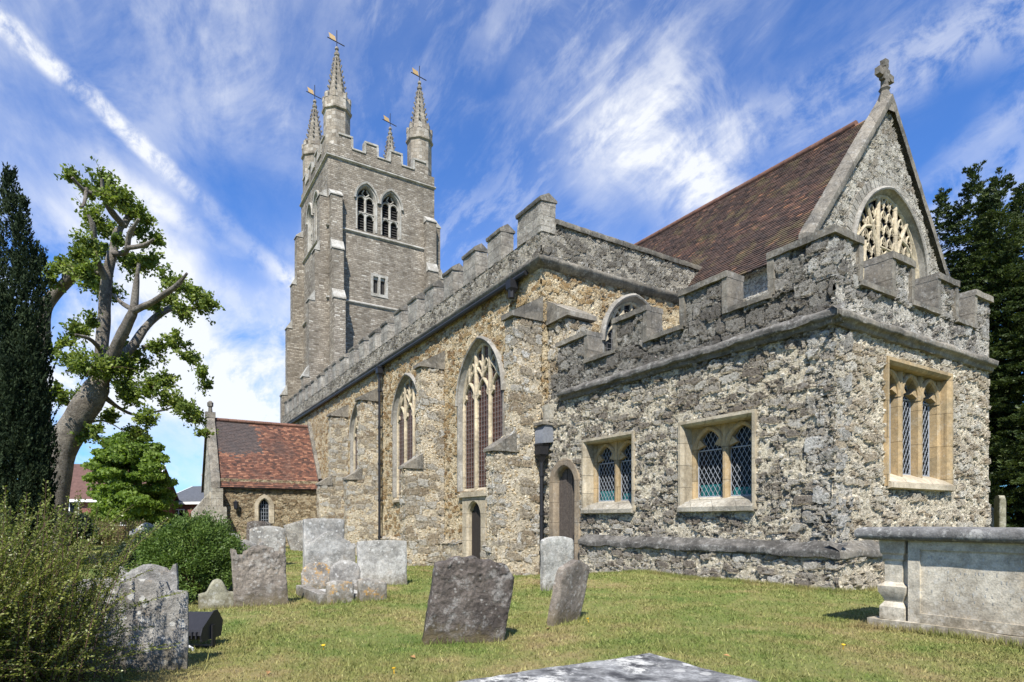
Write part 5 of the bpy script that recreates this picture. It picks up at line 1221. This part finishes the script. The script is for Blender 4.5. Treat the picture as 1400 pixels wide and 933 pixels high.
foliage('leaves', C, A, rng.uniform(.08, .17, len(C)), rng.uniform(.055, .105, len(C)), M['lf_pollard'], tr)

# --- generic conifer foliage made of drooping sprays over a set of plumes
def plumes(P, n_spray, per, size, width, droop=.3, spread=.22):
    """P: (base, top, radius) plumes; returns leaf centres and axes on their outer shell"""
    C = []; A = []
    for (b_, t_, r_) in P:
        b_ = np.array(b_); t_ = np.array(t_); axs = t_ - b_; n = int(n_spray * max(.3, r_))
        f = rng.uniform(0, 1, n) ** .8; ang = rng.uniform(0, 2 * np.pi, n)
        prof = np.where(f < .25, .6 + 1.6 * f, 1.) * np.clip((1 - f) / .62, .03, 1) ** .75
        rad = r_ * prof * rng.uniform(.55, 1.08, n) * (1 + .22 * np.sin(ang * 3 + f * 17))
        o = np.stack([np.cos(ang), np.sin(ang), np.zeros(n)], 1); c = b_ + axs * f[:, None] + o * rad[:, None]
        d = unit(o * .9 + np.array([0, 0, .55 - droop]) + rng.normal(size=(n, 3)) * .25)
        for k in range(per):
            s_ = (k / per); C.append(c + d * (s_ * spread) + rng.normal(size=(n, 3)) * size * .55 - np.array([0, 0, droop * s_ * s_ * spread])); A.append(d + rng.normal(size=(n, 3)) * .55)
    return np.concatenate(C), np.concatenate(A)
# dark upright yew, far left
YZ = 14.; b = P3(-8, 712, YZ); iy = empty('upright_yew', (b.x, b.y, 0), 'dark columnar yew at the left edge, in front of the pollarded tree', 'tree')
mb = MB(); mb.tube([b + Vector((0, 0, -1.4)), b + Vector((0, 0, 3))], [.35, .2], 10); mb.build('trunk', M['bark_dark'], iy)
def sprays(tips, n_per, L, wdt, m, parent, name, droop, spread, rg):
    """leafy sprays: every tip is (point, direction, length, radius); leaflets run along and fan off its axis"""
    T = len(tips); P_ = np.array([t_[0] for t_ in tips]); D_ = unit(np.array([t_[1] for t_ in tips])); Ln = np.array([t_[2] for t_ in tips]); Rd = np.array([t_[3] for t_ in tips])
    s_ = rg.uniform(0, 1, (T, n_per, 1)); side = unit(np.cross(D_, [0, 0, 1.]) + 1e-6); o_ = rg.normal(size=(T, n_per, 1)); up = np.cross(side, D_)
    C = P_[:, None] + D_[:, None] * s_ * Ln[:, None, None] + side[:, None] * o_ * (Rd[:, None, None] * (1.05 - s_)) + up[:, None] * rg.normal(size=(T, n_per, 1)) * Rd[:, None, None] * .3 * (1.05 - s_)
    C[:, :, 2] -= droop * (s_[:, :, 0] ** 2) * Ln[:, None]
    A = D_[:, None] + side[:, None] * np.sign(o_) * spread + rg.normal(size=(T, n_per, 3)) * .3
    C = C.reshape(-1, 3); A = A.reshape(-1, 3); n = len(C)
    return foliage(name, C, A, rg.uniform(.6, 1.4, n) * L, rg.uniform(.7, 1.3, n) * wdt, m, parent)
rgy = np.random.default_rng(31); TP = []
for (u, v0, v1, rp, dz) in ((14, 660, 240, 30, 0), (32, 700, 278, 24, -.3), (46, 720, 340, 18, .2), (58, 740, 348, 13, -.1), (-20, 660, 250, 36, .4), (-50, 700, 300, 40, .2), (0, 780, 400, 42, -.5), (34, 780, 430, 32, -.5), (49, 780, 470, 19, -.35), (10, 780, 500, 40, -.9), (42, 790, 560, 25, -.6), (-40, 780, 450, 50, -.2), (20, 790, 560, 40, .5), (24, 780, 350, 26, .3)):
    for _ in range(int(26 * rp)):
        f = rgy.uniform(0, 1) ** .8; a_ = rgy.uniform(0, 6.283); r_ = rp / 820 * YZ * (min(1, .55 + 1.6 * f) if f < .3 else 1) * min(1, max(.04, (1 - f) / .55)) ** .8 * rgy.uniform(.6, 1.05)
        c = np.array(P3(u, v0 + (v1 - v0) * f, YZ, dz)) + np.array([math.cos(a_), math.sin(a_), 0]) * r_
        TP.append((c, np.array([math.cos(a_) * .35, math.sin(a_) * .35, 1.]), rgy.uniform(.16, .34), .035))
sprays(TP, 11, .085, .034, M['lf_iyew'], iy, 'needles', 0., .5, rgy)
# big spreading yew, right
YR = 21.; b = P3(1440, 712, YR); ry = empty('spreading_yew', (b.x, b.y, 0), 'huge dark green yew rising behind the vestry at the right edge', 'tree')
mb = MB(); mb.tube([b + Vector((0, 0, -1)), b + Vector((.1, .1, 4)), b + Vector((0, 0, 9))], [.7, .5, .2], 12); mb.build('trunk', M['bark_dark'], ry)
TP = []; rgy = np.random.default_rng(32)
for (u, v0, v1, rp, dz) in ((1334, 560, 236, 40, 0), (1288, 520, 270, 26, 1.5), (1312, 600, 285, 40, .8), (1366, 560, 244, 40, -.8), (1350, 540, 262, 34, 1.), (1396, 560, 262, 56, .5), (1430, 560, 255, 70, -.5), (1480, 600, 280, 100, .5), (1540, 640, 330, 110, 0), (1372, 680, 340, 70, -.7), (1326, 650, 360, 58, .2), (1420, 700, 380, 90, -1.4), (1392, 740, 450, 62, -.6), (1500, 740, 420, 120, -1.), (1345, 600, 300, 56, 2.), (1450, 680, 330, 100, 2.2), (1350, 730, 480, 50, 0.6), (1380, 760, 560, 60, 1.5), (1365, 790, 560, 70, 2.5), (1410, 790, 560, 80, 1.), (1460, 790, 560, 90, .5), (1330, 790, 600, 60, 3.)):
    R0 = rp / 820 * YR
    for _ in range(int(6.5 * rp)):
        f = rgy.uniform(0, 1); f = min(.999, f ** .85); a_ = rgy.uniform(0, 6.283)
        r_ = R0 * (min(1, .6 + 1.3 * f) if f < .3 else 1) * min(1, max(.02, (1 - f) / .8)) ** .9 * rgy.uniform(.35, 1.12)
        o_ = np.array([math.cos(a_), math.sin(a_), 0]); c = np.array(P3(u, v0 + (v1 - v0) * f, YR, dz)) + o_ * r_
        TP.append((c, o_ * .85 + np.array([0, 0, .55 if f < .85 else 1.6]), rgy.uniform(.35, .8), .10))
sprays(TP, 60, .12, .042, M['lf_yew'], ry, 'needles', .55, .9, rgy)
# --- leafy green tree, middle distance
MZ = 38.; b = P3(180, 712, MZ); gt = empty('maple_tree', (b.x, b.y, g1(b)), 'bright green bushy tree with a full rounded crown, between the houses and the porch', 'tree')
mb = MB(); mb.tube([b + Vector((0, 0, -1.5)), b + Vector((0, 0, 3))], [.28, .16], 8); mb.build('trunk', M['bark_dark'], gt)
C = []; A = []
for _ in range(230):
    z = rng.uniform(-.98, 1.); wd = math.sqrt(max(0, 1 - max(0, z) ** 2.2)) * (1 if z > -.6 else .85); a = rng.uniform(0, 2 * np.pi); rr = rng.uniform(.35, 1.0) ** .6 * (1 + .16 * math.sin(a * 5 + z * 7))
    cc = np.array(P3(180 + 53 * wd * rr * math.cos(a), 655 - 60 * z, MZ, 2.8 * wd * rr * math.sin(a))); n = 170
    q_ = sphere(n) * rng.uniform(.3, 1, n)[:, None] ** .5; q_[:, 2] *= .42; C.append(cc + q_ * rng.uniform(.45, .80)); A.append(q_ * .6 + rng.normal(size=(n, 3)) * .6 - np.array([0, 0, .35]))
C = np.concatenate(C); A = np.concatenate(A)
foliage('leaves', C, A, rng.uniform(.15, .30, len(C)), rng.uniform(.11, .20, len(C)), M['lf_maple'], gt)

# --- clipped round yew bush and dark juniper
def bush(name, label, u, Z, hw, h, m, n, size, squash=1., lumps=26, seed=1, cat='bush'):
    b_ = at(u, Z); z0 = g1(b_); o = empty(name, (b_.x, b_.y, z0), label, cat); r_ = np.random.default_rng(seed)
    mb = MB()
    for k in range(9):
        a = k * .7; mb.tube([(b_.x + .05 * math.cos(a), b_.y + .05 * math.sin(a), z0 - .1), (b_.x + hw * .35 * math.cos(a), b_.y + hw * .35 * math.sin(a), z0 + h * .5), (b_.x + hw * .6 * math.cos(a), b_.y + hw * .6 * math.sin(a), z0 + h * .72)], [.03, .02, .008], 5)
    mb.build('stems', M['twig'], o)
    C = []; A = []
    for _ in range(lumps * 6):
        d = unit(r_.normal(size=3)); d[2] = abs(d[2]) * 1.35 - .5
        c = np.array([b_.x, b_.y, z0 + h * .42]) + d * np.array([hw, hw * squash, h * .56]) * r_.uniform(.66, 1.0) * (1 + .08 * math.sin(d[0] * 9 + d[1] * 7) + .06 * math.sin(d[2] * 14))
        k = n // (lumps * 6); s_ = r_.uniform(0, 1, k)[:, None]; dd = unit(d + r_.normal(size=3) * .45 + np.array([0, 0, .25]))
        C.append(c + dd * s_ * .16 + r_.normal(size=(k, 3)) * .055); A.append(dd + r_.normal(size=(k, 3)) * .6)
    C = np.concatenate(C); A = np.concatenate(A); C[:, 2] = np.maximum(C[:, 2], z0 + .01)
    foliage('needles', C, A, r_.uniform(size * .7, size * 1.4, len(C)), r_.uniform(size * .28, size * .5, len(C)), m, o); return o
bush('round_bush', 'rounded bright green yew bush left of the broad brown headstone', 262, 8.25, .64, 1.14, M['lf_bush'], 60000, .040, 1., 40, 2)
bush('spreading_juniper', 'low dark spreading juniper behind the round green bush', 222, 9.2, .62, .92, M['lf_juniper'], 24000, .05, 1., 30, 3)

# --- arching cotoneaster in the left foreground
c0 = at(-60, 3.05); co_ = empty('cotoneaster_shrub', (c0.x, c0.y, 0), 'large arching small-leaved shrub filling the lower left corner', 'shrub')
sm = MB(); C = []; A = []; rs2 = np.random.default_rng(11)
rt3 = np.array([RT.x, RT.y, 0]); fw3 = np.array([FW.x, FW.y, 0])
for k in range(2300):
    base = np.array([c0.x, c0.y, 0]) + rt3 * rs2.uniform(-.5, .48) + fw3 * rs2.uniform(-.6, .55); base[2] = rs2.uniform(0, .55) * rs2.uniform(0, 1)
    az = rs2.normal(-.15, .55) if rs2.uniform() < .75 else rs2.uniform(-3.1, 3.1); el = R(rs2.uniform(6, 84)); ln = rs2.uniform(.40, 1.12) * (1.05 - .25 * base[2])
    d = (rt3 * math.cos(az) + fw3 * math.sin(az)) * math.cos(el) + np.array([0, 0, math.sin(el)])
    s_ = np.linspace(0, 1, 10)[:, None]; hz = np.array([d[0], d[1], 0])
    pts = base + d * ln * s_ + hz * .16 * s_ ** 2 - np.array([0, 0, .20]) * s_ ** 2.2 * math.cos(el) + rs2.normal(size=3) * .03 * s_ ** 2
    top_ = pts[:, 2].max(); lim = 1.17 + .07 * rs2.normal()
    if top_ > lim: pts[:, 2] *= lim / top_
    if pts[:, 2].min() < -.02 or (pts[-1] - np.array([c0.x, c0.y, 0])) @ rt3 > .52 + .1 * rs2.normal(): continue
    sm.tube([tuple(q_) for q_ in pts], [.004 - .0035 * i / 10 for i in range(10)], 3, False)
    sd0 = unit(np.cross(d, np.array([0, 0, 1.]) + rs2.normal(size=3) * .5)); n = int(150 * ln); f = np.linspace(.22, 1, n) * 9 * .999; i = np.minimum(f.astype(int), 8); fr = (f - i)[:, None]
    c = pts[i] * (1 - fr) + pts[i + 1] * fr; tg = unit(pts[i + 1] - pts[i]); sg = np.where(np.arange(n) % 2 == 0, 1., -1.)[:, None]
    C.append(c + sd0 * sg * .011 + rs2.normal(size=(n, 3)) * .003); A.append(sd0 * sg + tg * .8 + rs2.normal(size=(n, 3)) * .25)
    for q in range(int(9 * ln)):               # short side twigs in a flat herringbone
        j = 2 + (q * 7 // max(1, int(9 * ln))); sg1 = 1 if q % 2 else -1; tg1 = unit(pts[j] - pts[j - 1]); dr = unit(sd0 * sg1 * .9 + tg1 * .8); l1 = rs2.uniform(.03, .085) * (1.2 - j / 12); p_ = pts[j]
        m_ = 9; s1 = np.linspace(.15, 1, m_)[:, None]; C.append(p_ + dr * l1 * s1 + rs2.normal(size=(m_, 3)) * .004); A.append(dr + rs2.normal(size=(m_, 3)) * .6)
C = np.concatenate(C); A = np.concatenate(A); kk = C[:, 2] > .01; C = C[kk]; A = A[kk]
sm.build('stems', M['twig'], co_); foliage('leaves', C, A, rs2.uniform(.011, .020, len(C)), rs2.uniform(.006, .011, len(C)), M['lf_coton'], co_)

# --- flower border in the distance
p = at(165, 27.); wb = empty('border_plants', (p.x, p.y, g1(p)), 'rusty pink and green border of tall plants below the bright green tree', 'plants')
C = []; A = []; sm = MB()
for k in range(260):
    q_ = at(rng.uniform(128, 200), rng.uniform(25.5, 29)); z0 = g1(q_); h_ = rng.uniform(.5, 1.15); n = 26; s_ = rng.uniform(0.1, 1, n)[:, None]
    C.append(np.array([q_.x, q_.y, z0]) + np.array([0, 0, h_]) * s_ + rng.normal(size=(n, 3)) * .08); A.append(np.array([0, 0, .6]) + rng.normal(size=(n, 3)) * .6)
    sm.tube([(q_.x, q_.y, z0 - .05), (q_.x, q_.y, z0 + h_)], .008, 3)
sm.build('stems', M['twig'], wb); foliage('leaves', np.concatenate(C), np.concatenate(A), .10, .045, M['lf_weed'], wb)

# --- low dark bushes under the pollard that close off the lawn
for i, (u, Z, hw, h, lab) in enumerate(((120, 30, 1.3, 1.7, 'dark bush left of the border plants, under the brown-roofed house'), (95, 25, .9, 1.5, 'dark small bush at the foot of the pollarded tree'), (232, 40, 1.7, 1.4, 'low dark hedge bush in front of the red brick house'))):
    bush('garden_bush', lab, u, Z, hw, h, M['lf_juniper'] if i != 0 else M['lf_pollard'], 12000, .12, 1., 26, 20 + i)

# ------------------------------------------------------------------ houses beyond
def house(label, u, Z, yaw, wd, dp, ez, rz, wallm, roofm, wins, chim=None):
    p_ = at(u, Z); o = empty('house', (p_.x, p_.y, 0), label, 'house', 'houses beyond the churchyard', R(yaw))
    mb = MB(); mb.box(-wd / 2, wd / 2, 0, dp, -1, ez); mb.poly([(-wd / 2, 0, ez), (-wd / 2, dp, ez), (-wd / 2, dp / 2, rz)]); mb.poly([(wd / 2, 0, ez), (wd / 2, dp, ez), (wd / 2, dp / 2, rz)]); mb.build('wall', M[wallm], o, world=False)
    mb = MB(); ov = .35; sl2 = (rz - ez) / (dp / 2)
    for s_ in (0, 1):
        y0, y1 = (-ov, dp / 2) if s_ == 0 else (dp + ov, dp / 2)
        mb.prism([(y0, ez - ov * sl2), (y1, rz), (y1, rz + .18), (y0, ez - ov * sl2 + .18)], -wd / 2 - .3, wd / 2 + .3, 'x')
    rf = mb.build('roof', M[roofm], o, world=False)
    mb = MB(); mb.box(-wd / 2 - .3, wd / 2 + .3, -ov - .06, -ov + .02, ez - ov * sl2 - .08, ez - ov * sl2 + .16)
    for s_ in (-1, 1): mb.prism([(-ov, ez - ov * sl2 - .05), (dp / 2, rz - .05), (dp / 2, rz + .2), (-ov, ez - ov * sl2 + .2)], s_ * (wd / 2 + .33) - .04, s_ * (wd / 2 + .33) + .04, 'x')
    mb.build('bargeboard', M['white'], o, world=False)
    for (x, z, w2, h2) in wins:
        mb = MB(); mb.box(x - w2 / 2, x + w2 / 2, -.06, .04, z, z + .09); mb.box(x - w2 / 2, x + w2 / 2, -.06, .04, z + h2 - .09, z + h2)
        for q_ in (-w2 / 2, -.045, w2 / 2 - .09): mb.box(x + q_, x + q_ + .09, -.055, .04, z + .09, z + h2 - .09)
        wn_ = mb.build('window', M['white'], o, world=False); mb = MB(); mb.quad((x - w2 / 2, -.015, z), (x + w2 / 2, -.015, z), (x + w2 / 2, -.015, z + h2), (x - w2 / 2, -.015, z + h2)); mb.build('pane', M['glass'], wn_, world=False)
    if chim:
        mb = MB(); mb.box(chim - .4, chim + .4, dp / 2 - .4, dp / 2 + .4, rz - .5, rz + 1.5); mb.box(chim - .45, chim + .45, dp / 2 - .45, dp / 2 + .45, rz + 1.3, rz + 1.42); mb.build('chimney', M['concrete'], rf, world=False)
    return o
yawc = math.degrees(YAW)
house('brown-roofed house with a white window, seen between pollarded tree and bright green tree', 120, 52., 90 - yawc + 12, 9., 8., 3.0, 6.1, 'house_brick', 'house_roof', [(-1.4, 1.5, 1.5, 1.4), (2.6, .6, 1.2, 1.2)])
house('red brick house with grey roof and pale chimney, just left of the porch', 262, 60., 90 - yawc - 20, 8., 8., 2.9, 4.6, 'house_brick', 'slate', [(-1.7, 1.2, 1.5, 1.0), (-1.2, -.6, 1.6, 1.2), (2.2, 1.2, 1.2, 1.)], -2.2)

# ------------------------------------------------------------------ grass
n = 520000
Zr = 1.5 * np.exp(rng.uniform(0, 1, n) ** .85 * math.log(26 / 1.5)); Xr = Zr * rng.uniform(-.95, .95, n)
gx = FW.x * Zr + RT.x * Xr; gy = FW.y * Zr + RT.y * Xr
keep = ~((gx < EV + .15) & (gy > NV - .18)) & ~((gx < -12) & (gy > 8.4))
gx, gy, Zr = gx[keep], gy[keep], Zr[keep]; n = len(gx)
dens = np.sin(gx * 2.1 + np.sin(gy * 1.7)) * np.sin(gy * 2.6 + np.sin(gx * 1.3)); keep = rng.uniform(-1.3, 1, n) < dens + .35
gx, gy, Zr = gx[keep], gy[keep], Zr[keep]; n = len(gx); gz = ground(gx, gy)
hgt = rng.uniform(.006, .022, n) * (1 + .06 * Zr) * np.where(rng.uniform(size=n) > .97, 1.9, 1.); wd = (.0014 + .0008 * Zr) * rng.uniform(.7, 1.3, n); a = rng.uniform(0, 2 * np.pi, n)
bx = np.cos(a) * wd; by = np.sin(a) * wd; lx = rng.normal(size=n) * hgt * .7; ly = rng.normal(size=n) * hgt * .7
ST = [(o.location.x, o.location.y) for o in COL.objects if o.get('group') == GR] + [(kg.location.x, kg.location.y)]
px_ = []; py_ = []
for (x_, y_) in ST:
    m_ = 420; px_.append(x_ + rng.normal(size=m_) * .10); py_.append(y_ + rng.normal(size=m_) * .27)
m_ = 9000; px_.append(rng.uniform(-12.5, EV + .3, m_)); py_.append(NV - .19 - np.abs(rng.normal(size=m_)) * .07)
m_ = 1500; px_.append(EV + .19 + np.abs(rng.normal(size=m_)) * .07); py_.append(rng.uniform(NV - .2, 14.2, m_))
m_ = 5000; px_.append(rng.uniform(-30, -13, m_)); py_.append(8.4 - np.abs(rng.normal(size=m_)) * .1)
m_ = 1600; px_.append(ct.location.x + rng.uniform(-.1, 2.2, m_)); py_.append(ct.location.y - .02 - np.abs(rng.normal(size=m_)) * .04)
for _ in range(60):                           # coarse weedy tufts here and there
    q_ = at(rng.uniform(200, 1350), rng.uniform(2.2, 11)); m_ = 40; px_.append(q_.x + rng.normal(size=m_) * .06); py_.append(q_.y + rng.normal(size=m_) * .06)
px_ = np.concatenate(px_); py_ = np.concatenate(py_); k_ = ~((px_ < EV + .15) & (py_ > NV - .165) & (px_ > -12.6)); px_ = px_[k_]; py_ = py_[k_]; m_ = len(px_)
gx = np.concatenate([gx, px_]); gy = np.concatenate([gy, py_]); gz = ground(gx, gy); n = len(gx); hgt = np.concatenate([hgt, rng.uniform(.025, .085, m_)]); w2 = rng.uniform(.0025, .0055, m_); a2 = rng.uniform(0, 6.28, m_)
bx = np.concatenate([bx, np.cos(a2) * w2]); by = np.concatenate([by, np.sin(a2) * w2]); lx = np.concatenate([lx, rng.normal(size=m_) * .02]); ly = np.concatenate([ly, rng.normal(size=m_) * .02])
V = np.stack([np.stack([gx - bx, gy - by, gz - .004], 1), np.stack([gx + bx, gy + by, gz - .004], 1), np.stack([gx + lx, gy + ly, gz + hgt], 1)], 1).reshape(-1, 3)
go = npmesh('grass', V, np.arange(3 * n).reshape(n, 3), M['blade']); go['kind'] = 'stuff'; go['label'] = 'short patchy mown grass of the churchyard'

# ------------------------------------------------------------------ small things lying in the grass
rl3 = random.Random(12)
for k in range(18):
    q_ = at(rl3.uniform(330, 1330), rl3.uniform(2.6, 8.)); z0 = g1(q_)
    if q_.y > 8.3: continue
    mb = MB()
    if k % 3 == 0:
        mb.oct(0, 0, [(0, .003), (.035, .003), (.036, .013), (.043, .016), (.046, .006)], 8); o = mb.build('dandelion', M['flower'], None, world=False); tag(o, 'small yellow dandelion flower in the mown grass', 'flower', 'dandelions in the lawn')
    else:
        L_ = rl3.uniform(.025, .045); mb.quad((-L_, 0, .016), (0, -L_ * .5, .022), (L_, 0, .012), (0, L_ * .5, .026)); o = mb.build('fallen_leaf', M['dead_leaf'], None, world=False); tag(o, 'dry brown fallen leaf lying on the mown grass', 'leaf', 'fallen leaves on the lawn')
    o.location = (q_.x, q_.y, z0); o.rotation_euler = (rl3.uniform(-.3, .3), rl3.uniform(-.3, .3), rl3.uniform(0, 6))
